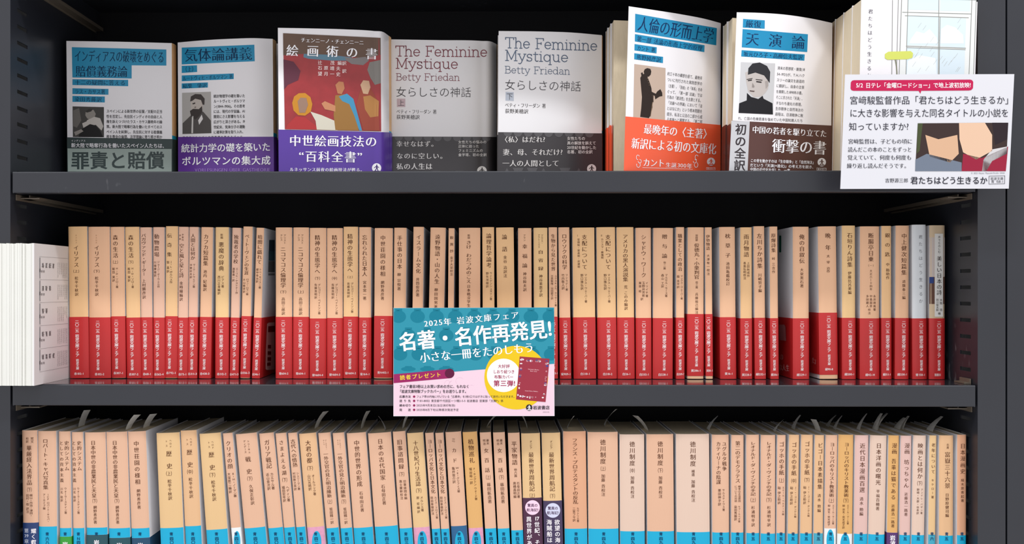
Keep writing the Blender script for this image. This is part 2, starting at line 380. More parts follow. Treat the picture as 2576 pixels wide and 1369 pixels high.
def spine_book(xt0, xt1, yt, xb0, xb1, yb, ytop, deck, Y, col, label, group, foot=None, band=None, D=0.105, foot_y=None, pal=None):
    """xt0..xb1: edges of the spine at two heights of the photograph; ytop: its top edge"""
    A0, A1 = on_y(xt0, yt, Y), on_y(xt1, yt, Y); B0, B1 = on_y(xb0, yb, Y), on_y(xb1, yb, Y)
    tm, bm = (A0+A1)/2, (B0+B1)/2; ang = math.atan2(tm[0]-bm[0], tm[2]-bm[2])
    w = ((A1[0]-A0[0])+(B1[0]-B0[0]))/2*math.cos(ang)-0.0005
    zt = float(on_y((xt0+xt1)/2, ytop, Y)[2])
    lift = abs(math.sin(ang))*w/2
    H = (zt-deck)/math.cos(ang)
    x0 = bm[0]+(deck-bm[2])*math.tan(ang)
    T = np.array([x0, Y, deck+lift+0.0002]); H -= lift+0.0002
    R = np.array([[math.cos(ang), 0, math.sin(ang)], [0, 1, 0], [-math.sin(ang), 0, math.cos(ang)]])
    root = empty('paperback', T, label, 'book', group); root.rotation_euler = (0, ang, 0)
    b = min(0.0018, w*0.12)
    zf = None
    if foot is not None: zf = (float(on_y(0, foot_y, Y)[2])-T[2])/math.cos(ang)
    mb = MB(); zs = [0.0004, H] if zf is None else [0.0004, zf, H]
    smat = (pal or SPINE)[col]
    def mf(i, k):
        if i in (0, 13): return WHITE
        if zf is not None and k == 0: return foot
        return smat
    wrap(mb, w, b, zs, mf, 0.0, 0.0004, D); mb.build('cover', root)
    mb = MB(); mb.box(-w/2+0.0005, w/2-0.0005, b+0.0007, D-0.001, 0.0008, H-0.0009, PAGES); mb.build('page_block', root)
    if band:
        bz1, bz0, bm_ = band; z1 = (float(on_y(0, bz1, Y)[2])-T[2])/math.cos(ang); z0 = max(0.0002, (float(on_y(0, bz0, Y)[2])-T[2])/math.cos(ang))
        mb = MB(); wrap(mb, w, b, [z0, z1], lambda i, k: bm_, 0.00022, 0.00015, D-0.002); mb.build('paper_band', root)
    def fn(px, py, lift_):
        P = on_y(px, py, Y)-T; L = P@R            # R^T applied
        u = np.clip(np.abs(L[:, 0])/(w/2), 0, 1.0)
        L[:, 1] = b*u**4-lift_; L[:, 0] = np.clip(L[:, 0], -w/2-0.0002, w/2+0.0002)
        return L
    cxf = lambda py: ((xt0+xt1)/2)+((xb0+xb1)/2-(xt0+xt1)/2)*(py-yt)/(yb-yt)
    def side(sg):           # the jacket's flat side, sg +1 right, -1 left
        o = (CAM-T)@R
        def g(px, py, l):
            d = rays(px, py)@R; t = (sg*(w/2+l)-o[0])/d[:, 0]; return o+d*t[:, None]
        return Face(g)
    root_sides[root.name] = side
    return root, Face(fn, 2.0), cxf, w
# ------------------------------------------------------------------ middle shelf
# origin | top edges | bottom edges | top, band (enlarged units, 6.44 per pixel) | colour | columns | code
MID = """160|62,375|95,403|65,112|o|ホメロス,205,190,345,28;イリアス,205,365,730,85;=(上),205,765,815,110;松平千秋訳,210,870,1195,60|赤102-1
160|385,745|412,755|68,120|p|ホメロス,530,190,345,28;イリアス,540,365,730,85;=(下),537,765,815,110;松平千秋訳,537,870,1195,60|赤102-2
160|750,975|768,1003|70,102|p|森の生活,840,195,580,88;=(上),840,615,670,95;H・D・ソロー著,865,725,1065,44;飯田 実訳,810,725,965,48|赤307-1
160|985,1222|1018,1252|70,122|o|森の生活,1090,195,580,88;=(下),1090,615,670,95;H・D・ソロー著,1118,725,1065,44;飯田 実訳,1060,725,965,48|赤307-2
160|1228,1425|1258,1440|78,118|k|バガヴァッド・ギーター,1300,180,865,80;上村勝彦訳,1303,915,1240,62|赤68-1
160|1440,1632|1452,1635|75,122|k|動物農場,1507,178,565,86;ジョージ・オーウェル作,1537,620,1060,44;川端康雄訳,1482,620,885,45|赤262-4
160|1645,1855|1640,1835|60,100|o|伝　奇　集,1715,175,555,85;J・L・ボルヘス作,1742,615,990,48;鼓 直訳,1690,615,820,48|赤792-1
160|1858,2025|1842,2005|70,122|k|尹東柱,1930,180,300,34;詩集,1885,180,295,30;空と風と星と詩,1910,340,895,80;金時鐘編訳,1905,950,1275,60|赤75-1
160|2035,2180|2003,2165|72,115|k|人間とは何か,2095,180,610,76;マーク・トウェイン著,2112,665,1060,42;中野好夫訳,2062,665,910,42|赤311-3
160|2232,2410|2180,2390|75,112|p|カフカ短篇集,2305,185,705,85;池内 紀編訳,2290,765,1115,62|赤438-3
540|8,225|2,225|75,118|y|新編,115,180,265,45;悪魔の辞典,108,310,795,90;ピアス著,130,860,1060,48;西川正身編訳,70,860,1170,50|赤312-2
540|285,420|235,390|85,122|k|独裁者の学校,345,195,670,78;エーリヒ・ケストナー作,358,730,1160,44;酒寄進一訳,305,730,960,44|赤471-3
540|465,608|405,575|65,98|p|ベートーヴェンの生涯,520,190,850,76;ロマン・ロラン著,530,905,1180,44;片山敏彦訳,478,905,1145,42|赤556-2
540|675,800|600,735|85,122|p|暗闇に戯れて,730,195,680,80;トニ・モリスン著,736,740,1075,44;都甲幸治訳,690,740,980,44|赤346-1
540|980,1252|985,1252|80,110|p|アリスト,1137,190,350,40;テレス,1083,190,300,40;ニコマコス倫理学,1110,390,1060,92;=(下),1112,1100,1150,110;高田三郎訳,1112,1210,1500,58|青604-2
540|1268,1525|1262,1520|80,110|p|アリスト,1420,190,350,40;テレス,1365,190,300,40;ニコマコス倫理学,1392,390,1060,92;=(上),1395,1100,1150,110;高田三郎訳,1392,1210,1500,58|青604-1
540|1535,1808|1530,1806|87,135|p|精神の生態学へ,1665,200,835,90;=(下),1667,880,930,95;グレゴリー・ベイトソン著,1695,990,1490,44;佐藤良明訳,1638,985,1240,46|青N604-4
540|1815,2072|1812,2076|90,128|p|精神の生態学へ,1942,200,835,90;=(中),1942,880,930,95;グレゴリー・ベイトソン著,1975,990,1490,44;佐藤良明訳,1915,985,1240,46|青N604-3
540|2080,2325|2082,2320|68,105|o|精神の生態学へ,2193,180,815,90;=(上),2195,865,905,95;グレゴリー・ベイトソン著,2228,970,1465,44;佐藤良明訳,2168,965,1220,46|青N604-2
540|2335,2535|2332,2530|75,120|p|忘れられた日本人,2430,200,875,85;宮本常一著,2430,940,1260,60|青164-1
920|138,440|130,425|90,94|p|中世荘園の様相,278,200,880,86;網野善彦著,272,940,1260,60|青N402-1
920|455,665|440,640|85,120|p|手仕事の日本,550,205,760,85;柳 宗悦著,540,810,1105,60|青169-2
920|768,945|740,915|70,110|p|イスラーム文化,855,190,830,84;井筒俊彦著,842,890,1205,60|青185-1
920|1042,1300|1000,1250|82,115|p|遠野物語・山の人生,1160,190,1000,86;柳田国男著,1138,1055,1400,60|青138-1
920|1340,1440|1320,1425|92,120|p|歎　異　抄,1393,220,490,60;金子大栄校注,1390,545,865,50|青318-2
920|1510,1855|1500,1862|85,118|p|新版,1670,190,265,45;きけ　わだつみのこえ,1670,290,985,86;日本戦没学生記念会編,1668,1005,1620,58|青157-1
920|1890,2078|1890,2100|75,110|o|論理哲学論考,1995,170,740,90;ウィトゲンシュタイン著,2028,800,1260,44;野矢茂樹訳,1970,800,1060,46|青689-1
920|2108,2402|2140,2430|80,115|o|論　語,2250,185,480,88;金谷 治訳注,2260,530,895,62|青202-1
1300|20,240|25,250|90,120|p|アラン,125,190,305,38;幸　福　論,130,350,735,88;神谷幹夫訳,130,800,1120,60|青656-2
1300|270,500|282,512|85,118|y|マルクス・,410,190,350,36;アウレーリウス,360,190,415,34;自　省　録,388,445,780,88;神谷美恵子訳,390,840,1205,60|青610-1
1300|515,657|525,668|78,105|p|生物から見た世界,590,185,790,74;ユクスキュル、クリサート著,630,850,1360,38;日高敏隆・羽田節子訳,572,850,1250,42|青943-1
1300|670,858|702,882|78,120|p|ロウソクの科学,773,180,765,84;ファラデー著,808,830,1110,42;竹内敬人訳,750,830,1090,50|青909-1
1300|905,1258|920,1290|82,115|o|支配について,1098,190,770,88;Ⅰ 官僚制・家産制・封建制,1003,190,740,42;マックス・ウェーバー著,1118,830,1300,46;野口雅弘訳,1057,830,1095,50|白210-1
1300|1290,1598|1318,1624|75,118|o|支配について,1480,190,770,88;Ⅱ カリスマ・教権制,1385,190,590,42;マックス・ウェーバー著,1495,830,1300,46;野口雅弘訳,1433,830,1095,50|白210-2
1300|1615,1898|1636,1912|75,118|o|アメリカの黒人演説集,1760,190,960,88;荒 このみ編訳,1768,1015,1420,60|白26-1
1300|1925,2180|1935,2186|85,125|p|シャドウ・ワーク,2055,195,895,86;イリイチ著,2108,955,1215,45;玉野井芳郎,2053,955,1210,48;栗原 彬,1998,955,1140,46;訳,2027,1215,1265,46|白232-1
1300|2215,2538|2205,2530|88,127|p|贈　与　論,2395,190,580,90;他二篇,2395,625,765,42;マルセル・モース著,2422,830,1210,44;森山 工訳,2362,830,1060,48|白228-1
1680|132,270|135,273|75,120|p|職業としての政治,197,180,790,74;マックス・ヴェーバー著,224,850,1250,40;脇 圭平訳,168,850,1070,44|白209-7
1680|325,590|318,586|78,62|p|説経節,467,190,305,42;俊徳丸・小栗判官,468,335,920,88;他三篇,468,950,1070,42;兵藤裕己編注,467,1135,1485,52|黄286-1
1680|605,712|612,738|78,62|p|伊勢物語,650,195,450,62;大津有一校注,654,510,860,50|黄8-1
1680|832,1096|855,1113|72,112|p|枕　草　子,972,180,570,90;池田亀鑑校訂,972,635,1025,60|黄16-1
1680|1175,1366|1182,1372|78,130|o|雨月物語,1272,185,565,88;上田秋成作,1303,635,890,48;長島弘明校注,1245,635,925,48|黄220-3
1680|1395,1566|1412,1596|60,122|p|左川ちか詩集,1488,170,750,90;川崎賢子編,1493,820,1135,60|緑232-1
1680|1645,1783|1667,1798|65,128|p|原爆詩集,1712,170,490,76;峠 三吉作,1712,555,830,54|緑206-1
1680|2025,2295|2035,2293|68,130|p|俺の自叙伝,2172,185,670,90;大泉黒石著,2170,735,1060,60|緑229-1
2040|115,418|145,442|62,40|p|晩　年,275,165,455,92;太　宰　治作,280,520,815,60|緑90-8
2040|500,728|515,728|50,122|y|石垣りん詩集,630,160,730,90;伊藤比呂美編,628,790,1165,60|緑200-1
2040|800,1116|800,1116|62,130|p|断腸亭日乗,972,165,640,92;=(一),972,680,715,95;大正六―十四年,972,760,1105,44;永井荷風著,1030,1168,1437,46;中島国彦,972,1168,1380,46;校注,945,1385,1495,44;多田蔵人,915,1168,1380,46|緑42-14
2040|1145,1308|1148,1310|55,125|o|銀　の　匙,1240,170,555,86;中 勘助作,1243,650,925,58|緑51-1
2040|1378,1598|1365,1590|50,125|p|中上健次短篇集,1508,170,860,90;道籏泰三編,1505,925,1250,58|緑230-1
2040|1640,1872|1652,1886|35,130|w|君たちはどう生きるか,1778,175,1330,68|青158-1
2040|1925,2182|1925,2178|45,130|b|声でたのしむ,2075,215,500,42;美しい日本の詩,2075,540,1180,86;大岡　信,2105,1230,1440,46;谷川俊太郎,2045,1230,1440,46;編,2075,1450,1495,44|別冊25"""
HUE = {'p': 'peach', 'o': 'orange-tan', 'y': 'yellow-tan', 'k': 'pinkish', 'l': 'pale cream', 'w': 'white', 'b': 'beige', 'd': 'deep peach', 'g': 'golden orange'}
K = 6.44; YM = 0.060
WT = ink(250, 226, 226); GREYINK = ink(96, 96, 104)
def thick(w): return 'slim ' if w < 0.0135 else ('thick ' if w > 0.0205 else '')
def first(s):
    s = s.replace('\u3000', ''); return s[:2]
rows = MID.split('\n')
for n, row in enumerate(rows, 1):
    o, te, be, tb, col, cols, code = row.split('|'); o = int(o)
    xt0, xt1 = [o+float(a)/K for a in te.split(',')]; xb0, xb1 = [o+float(a)/K for a in be.split(',')]; vt_, vb_ = [float(a) for a in tb.split(',')]
    ytop = 560+vt_/K; by = 780+vb_/K
    cl = [c.split(',') for c in cols.split(';')]
    main = max(cl, key=lambda c: float(c[4]) if c[0][0] != '=' else 0)[0]
    tw = thick((xt1-xt0)/2528.0)
    lab = '%s%s-spined paperback with red band, title starting %s, %s from left on middle shelf' % (tw, HUE[col], first(main), ordw(n))
    if n == 51: lab = 'only white-spined paperback on the middle shelf, second from its right end, with red band'
    if n == 52: lab = 'beige paperback with white title strip and red band at right end of middle shelf'
    root, fc, cx, w = spine_book(xt0, xt1, 580, xb0, xb1, 940, ytop, DECK_MID, YM, col, lab, 'red-banded paperbacks on the middle shelf', band=(by, by+154.5, RED))
    mb = MB()
    tilt = lambda y: cx(y)
    for t, X, v0, v1, sz in cl:
        X, v0, v1, sz = o+float(X)/K, 560+float(v0)/K, 560+float(v1)/K, float(sz)/K
        if n == 52 and t == '声でたのしむ':
            fc.rect(mb, o+2003/K, 560+180/K, o+2140/K, 797, ink(232, 230, 226), 0.0004, 2)
            m2 = MB(); fc.rect(m2, xt0+.3, 560+240/K, xt1-.3, 696, ink(205, 192, 186), 0.0001, 6); fc.rect(m2, xt0+.5, 697, xt1-.5, 765, ink(104, 74, 62), 0.00015, 6); fc.rect(m2, xt0+.6, 697, xt0+10, 713, ink(48, 68, 128), 0.00025, 2); m2.build('cover_picture', root)
        m = GREYINK if n == 51 else (ink(60, 52, 50) if n == 52 else (ink(170, 120, 85) if t == 'ホメロス' else BROWN))
        if t[0] == '=':
            fc.h(mb, t[1:].replace('(', '（').replace(')', '）'), X-sz/K*0-sz*0.78, (v0+v1)/2, X+sz*0.78, (v1-v0)*1.15, m, 'm')
        else:
            sl = (cx(v1)-cx(v0))
            fc.vt(mb, t, X-sl/2, v0, v1, sz, m, 't' if n == 51 else ('m' if sz > 9 else 'g'), cx1=X+sl/2, lift=.0006 if n == 52 else .0002)
    mb.build('title_lettering', root)
    # lettering on the red band
    mb = MB(); off = 0 if n != 1 else 0
    c0 = (cl[0] if len(cl) > 1 else cl[0]); mx = o+float([c for c in cl if c[0] == main][0][1])/K
    bl = 0.0004
    shiftx = mx-cx(650)
    shiftx = max(-3.5, min(3.5, shiftx))
    f1 = lambda y: cx(y)+shiftx
    m = WT
    fc.vt(mb, '二〇二五', f1(by+8), by+8, by+39.5, 10.5, m, 'b', cx1=f1(by+40), lift=bl)
    fc.vt(mb, '岩波文庫フェア', f1(by+44), by+43.5, by+101, 10.2, m, 'B', cx1=f1(by+101), lift=bl)
    fc.vt(mb, '岩波文庫', f1(by+106), by+105.5, by+133, 7.6, m, 'B', cx1=f1(by+133), lift=bl)
    W_ = min(len(code)*4.0, (xb1-xb0)-2.0)
    fc.h(mb, code, cx(by+144)-W_/2, by+143, cx(by+144)+W_/2, 7.2, m, 'B', lift=bl)
    mb.build('band_lettering', root)

    if n == 14:
        g = root_sides[root.name](1); m2 = MB()
        g.poly(m2, [(677.5, 604), (691, 604), (691, 632), (677, 632)], ink(30, 50, 66), .0003); g.poly(m2, [(676.5, 632), (691, 632), (691, 656), (676, 656)], ink(52, 84, 96), .0003); g.poly(m2, [(676, 657), (691, 657), (691, 685), (675, 685)], ink(92, 92, 92), .0003); g.poly(m2, [(675, 688), (691, 688), (691, 693), (675, 693)], ink(120, 118, 118), .0003)
        m2.build('cover_picture', root)
        m2 = MB(); g.poly(m2, [(672, 815), (676, 812), (691, 811), (691, 930), (671, 931), (668, 928), (669, 880)], ink(226, 200, 198), .0007)
        for q in (((675, 821), (691, 820), (691, 835), (674.5, 836)), ((674, 868), (682, 868), (682, 877), (674, 877)), ((673.5, 884), (682, 884), (682, 893), (673.5, 893)), ((673, 899), (682, 899), (682, 908), (673, 908)), ((672, 913), (681, 912), (681, 920), (672, 921))): g.poly(m2, list(q), ink(120, 20, 26), .0009)
        m2.build('band_picture', root)
    if n == 45:
        g = root_sides[root.name](-1); m2 = MB(); g.poly(m2, [(1960, 593), (1965, 593), (1965, 635), (1960, 635)], ink(14, 84, 66), .0003); m2.build('cover_picture', root)
        m2 = MB(); g.poly(m2, [(1960, 817), (1973, 817), (1976, 823), (1977, 858), (1962, 856), (1960, 850)], ink(176, 134, 138), .0007)
        for ch, x, y, s_ in (('の', 1966, 898, 9), ('な', 1964, 924, 9), ('人', 1972, 925, 9), ('生', 1981, 926, 9)): g.h(m2, ch, x-s_/2, y, x+s_/2, 18, ink(236, 200, 202), 'm', lift=.0007)
        m2.build('band_picture', root)
    if n == 46:
        g = root_sides[root.name](-1); m2 = MB()
        for ch, x, y, s_ in (('た', 2046, 907, 8), ('」', 2053, 908, 8)): g.h(m2, ch, x-s_/2, y, x+s_/2, 18, ink(226, 186, 188), 'm', lift=.0007)
        m2.build('band_picture', root)
# ------------------------------------------------------------------ bottom shelf (enlarged units: 4.161 per pixel, each view with its own origin)
C_, Wt, T_ = 'c', 'w', 't'
BOT = """0|220,385|235,397|180|p|梵文,33,250,312,32;和訳,-18,250,312,30;華厳経入法界品,0,335,755,58;=(下),0,785,815,60;梶山・丹治・津田・,15,845,1085,34;田村・桂 訳注,-22,845,1045,32|0|navy,1145|
0|387,585|400,592|187|p|ロバート・キャパ写真集,-12,265,800,58;ICP ロバート・キャパ・,12,840,1145,28;アーカイブ編,-30,840,1010,28|1185||青六八〇
0|608,735|622,745|190|p|史的システム,25,285,605,48;としての資本主義,-30,285,730,44;ウォーラーステイン著,8,775,1055,28;川北 稔訳,-33,775,930,30|1200|green,1290|青
0|742,868|765,880|197|p|史的システム,22,285,605,48;としての資本主義,-34,285,730,44;ウォーラーステイン著,5,775,1055,28;川北 稔訳,-35,775,930,30|1200||青N四
0|878,1103|905,1120|200|p|日本中世の非農業民と天皇,-18,285,885,54;=(下),-12,905,930,60;網野善彦著,-10,965,1160,38|1195|teal,1270|青
0|1103,1328|1138,1360|195|p|日本中世の非農業民と天皇,-18,285,885,54;=(下),-12,905,930,60;網野善彦著,-10,965,1160,38|1200|teal,1300|青
0|1330,1525|1375,1565|190|p|中世荘園の様相,-5,285,750,58;網野善彦著,0,790,1005,40|1200|navy2,1300|青
380|45,298|97,338|205|y|ヘロド,28,270,365,24;トス,-14,270,365,24;歴　史,8,390,585,62;=(上),0,612,650,74;松平千秋訳,2,690,910,44|1195||青四〇五
380|302,475|357,528|180|o|ヘロド,25,255,345,24;トス,-14,255,345,24;歴　史,5,375,570,62;=(中),0,595,630,74;松平千秋訳,2,670,890,42|1175||青四〇五
380|495,728|582,805|210|y|ヘロド,25,285,375,24;トス,-14,285,375,24;歴　史,5,400,600,62;=(下),0,625,665,74;松平千秋訳,2,700,920,44|1210||青四〇五
380|742,855|850,950|208|p|クリオの顔,0,285,585,56;E・H・ノーマン著,24,620,880,34;大窪愿二編訳,-22,620,840,34|1190w|ell|青四三七
380|872,1108|990,1205|212|p|トゥーキュ,20,280,420,26;ディデース,-20,280,420,26;戦　史,0,450,640,60;=(下),0,668,700,66;久保正彰訳,5,745,960,42|1190||青四〇六
380|1120,1285|1240,1390|208|p|ガリア戦記,0,275,580,60;カエサル著,20,620,800,36;近山金次訳,-25,625,805,36|1190||青四〇七
380|1292,1418|1405,1515|208|p|さまよえる湖,0,275,655,52;=(下),0,680,715,66;ヘディン著,22,760,925,34;福田宏年訳,-22,760,930,34|1185||青四五二
380|1425,1530|1533,1625|205|p|古代への情熱,0,270,565,53;シュリーマン著,20,615,805,28;村田数之亮訳,-18,615,810,30|1180||青四二〇
380|1537,1730|1645,1822|210|o|大君の都,0,280,525,60;=(下),0,555,595,74;オールコック著,25,640,860,32;山口光朔訳,-20,640,810,34|1180m|ell|青四二四
760|158,300|268,390|205|p|アーネスト・,12,275,385,16;サトウ,-10,275,335,16;一外交官の見た明治維新,0,405,885,53;=(上),0,910,940,58;坂田精一訳,5,985,1160,36|1190||青四二五
760|308,445|418,530|205|p|アーネスト・,12,275,385,16;サトウ,-10,275,335,16;一外交官の見た明治維新,0,405,885,53;=(下),0,910,940,58;坂田精一訳,5,985,1160,36|1190||青四二五
760|455,672|550,745|205|p|中世的世界の形成,0,280,770,60;石母田正著,8,815,1035,40|1185||青四三六
760|680,932|772,1010|205|p|日本の古代国家,5,262,705,58;石母田正著,0,745,960,42|1170||青四三六
760|942,1085|1030,1160|190|p|旧事諮問録,0,270,590,58;=(下),0,620,655,66;旧事諮問会編,24,695,905,32;進士慶幹校注,-18,695,905,32|1190||青四三八
760|1092,1268|1172,1345|205|y|十八世紀パリ生活誌,0,285,765,56;=(下),0,795,825,70;メルシエ著,25,865,1030,32;原 宏編訳,-15,865,1050,32|1180m|ell|青四五五
760|1280,1380|1368,1452|205|p|ヨーロッパ文化と日本文化,0,272,840,48;ルイス・フロイス著,20,870,1105,26;岡田章雄訳注,-20,870,1065,30|1195||青四五九
760|1388,1482|1462,1548|205|p|ヨーロッパ文化と日本文化,0,272,840,48;ルイス・フロイス著,20,870,1105,26;岡田章雄訳注,-20,870,1065,30|1195||青四五九
760|1497,1665|1565,1735|195|p|ミ　カ　ド,0,255,520,50;W・E・グリフィス著,22,560,830,32;亀井俊介訳,-20,560,735,34|1165n|ell|青四六八
1140|95,253|168,322|195|g|植物巡礼,5,265,525,60;F・キングドン ウォード著,24,568,910,30;塚谷裕一訳,-15,568,745,34|1185m|ell|青四七八
1140|272,400|342,458|200|p|幕末,20,270,330,30;明治,-15,270,335,30;女　百　話,0,365,620,52;=(上),5,655,685,60;篠田鉱造著,8,725,945,42|1190||青四六九
1140|412,545|472,597|200|p|幕末,20,270,330,30;明治,-15,270,335,30;女　百　話,0,365,620,52;=(下),5,655,685,60;篠田鉱造著,8,725,945,42|1190||青四六九
1140|567,700|614,736|205|p|平家物語,0,290,545,60;他六篇,5,575,670,32;石母田正著,28,715,890,32;高橋昌明編,-10,715,890,34|1208||青四五
1140|708,912|742,940|210|y|ダンピア,0,285,375,26;最新世界周航記,0,405,820,58;=(上),0,850,870,66|1190|plum,870|
1140|922,1125|955,1150|205|y|ダンピア,0,285,375,26;最新世界周航記,0,405,820,58;=(下),0,850,882,66|1190|indigo,900|
1140|1150,1392|1168,1408|190|d|フランス・プロテスタントの反乱,0,260,950,58;カヴァリエ著,22,985,1140,26;二宮フサ訳,-18,985,1135,32|1190||青四九三
1140|1405,1728|1418,1735|197|p|徳川制度,0,270,535,62;=(上),0,560,600,64;加藤 貴校注,0,635,870,42|1190||青四九六
1480|327,590|335,596|222|l|徳川制度,0,290,555,60;=(中),0,582,618,64;加藤 貴校注,0,655,890,42|1215||青四九
1480|605,897|622,900|220|p|徳川制度,0,288,552,60;=(下),0,580,616,64;加藤 貴校注,0,655,890,42|1215||青四九
1480|915,1272|930,1275|218|l|徳川制度,0,290,560,62;補遺,0,590,660,36;加藤 貴校注,0,695,930,42|1222||青四九
1480|1292,1478|1302,1478|225|p|ユグルタ戦争,38,295,605,50;カティリーナの陰謀,-24,295,745,50;サルスティウス著,28,790,1025,28;栗田伸子訳,-15,790,970,34|1225||青四九
1480|1495,1634|1500,1626|228|p|第二のデモクラテス,0,290,730,55;戦争の正当原因,18,755,930,28;についての対話,-20,755,930,28;セプールベダ著,16,965,1145,24;染田秀藤訳,-22,965,1125,32|1225||青四九七
1800|320,463|327,460|225|p|レオナルド・ダ・ヴィンチの手記,0,295,865,55;=(上),0,890,925,66;杉浦明平訳,0,965,1190,40|1230||青五
1800|472,636|480,626|228|p|レオナルド・ダ・ヴィンチの手記,5,295,865,55;=(下),5,890,925,66;杉浦明平訳,5,965,1190,40|1235||青五
1800|645,742|642,728|228|p|ゴッホの手紙,0,295,650,56;=(上),0,685,720,62;エミール・ベルナール編,20,765,1070,24;硲 伊之助訳,-22,765,955,32|1230||青五
1800|768,884|757,863|225|o|ゴッホの手紙,0,300,655,56;=(中),0,690,725,66;J・v・ゴッホ-ボンゲル編,20,765,1095,24;硲 伊之助訳,-22,765,960,32|1235||青五
1800|895,1028|890,1010|225|o|ゴッホの手紙,0,292,648,56;=(下),0,680,716,66;J・v・ゴッホ-ボンゲル編,20,760,1085,24;硲 伊之助訳,-22,760,955,32|1232||青五
1800|1040,1143|1028,1126|228|o|ビゴー日本素描集,8,305,800,54;清水 勲編,2,840,1040,38|1230t||青五
1800|1155,1284|1140,1264|228|p|ヨーロッパのキリスト教美術,5,305,880,53;=(上),3,900,930,66;エミール・マール著,25,955,1165,24;柳 宗玄・荒木成子,-20,955,1180,28|1180w|ell|青五
1800|1290,1450|1276,1438|225|g|ヨーロッパのキリスト教美術,5,305,880,53;=(下),3,900,930,66;エミール・マール著,25,955,1165,24;柳 宗玄・荒木成子訳,-20,955,1210,28|1235w|ell|青五
1800|1462,1610|1452,1593|230|k|近代日本漫画百選,5,308,835,60;清水 勲編,0,875,1075,42|1235||青五
1800|1622,1803|1603,1774|232|l|日本洋画の曙光,0,308,755,58;平福百穂著,0,795,1020,40|1240||青五
2136|415,529|397,511|232|g|漫画,5,308,430,58;吾輩は猫である,0,470,910,54;近藤浩一路著,0,950,1200,38|1220|violet,1220|
2136|540,663|532,640|235|k|漫画,8,308,430,58;坊っちゃん,4,480,785,56;近藤浩一路著,4,825,1080,38|1245||青五
2136|675,815|657,790|232|l|映画とは何か,4,308,690,58;=(下),4,715,750,66;アンドレ・バザン著,28,785,1060,24;野崎・大原・谷本訳,-12,785,1060,28|1245||青五
2136|843,920|828,905|232|y|老年について,3,305,640,42;キケロー著,0,680,900,30|1240t||青六
2136|945,1100|945,1095|232|o|北斎,10,315,375,28;富嶽三十六景,8,400,790,60;日野原健司編,5,835,1090,40|1250||青五
2136|1133,1233|1132,1230|225|d|日本漫画史,8,310,640,56;細木原青起著,4,680,935,34|1245||青五"""
K2 = 4.161; YB = 0.016
BANDS = {'navy': mat((34, 58, 108), .4, .4), 'green': mat((52, 150, 52), .4, .4), 'teal': mat((30, 76, 86), .4, .4), 'navy2': mat((28, 70, 100), .4, .4),
         'plum': mat((72, 34, 62), .4, .4), 'indigo': mat((64, 52, 84), .4, .4), 'violet': mat((82, 44, 104), .4, .4)}
PINKM = mat((214, 150, 178), .45, .4, noise=0.3, nscale=180); NAVYINK = ink(10, 66, 104)
FOOT = {'': CYAN, 'w': mat((228, 232, 232), .45, .4), 'm': PINKM, 'n': mat((34, 92, 136), .4, .4), 't': mat((60, 160, 186), .45, .4)}
FOOTN = {'': 'cyan-footed', 'w': 'white-footed', 'm': 'pink-footed', 'n': 'navy-footed', 't': 'teal-footed'}
SLIPS = {3: 1, 6: 1, 7: 1, 16: 1, 19: 1, 20: 1, 21: 1, 27: 1, 30: 1, 32: 1, 33: 1, 35: 1, 37: 1, 41: 1, 43: 1, 45: 1, 46: 2, 48: 1, 49: 2, 51: 2, 53: 1}
SLIPM = mat((244, 242, 238), .7, .2)
rowsb = BOT.split('\n'); NB = len(rowsb)
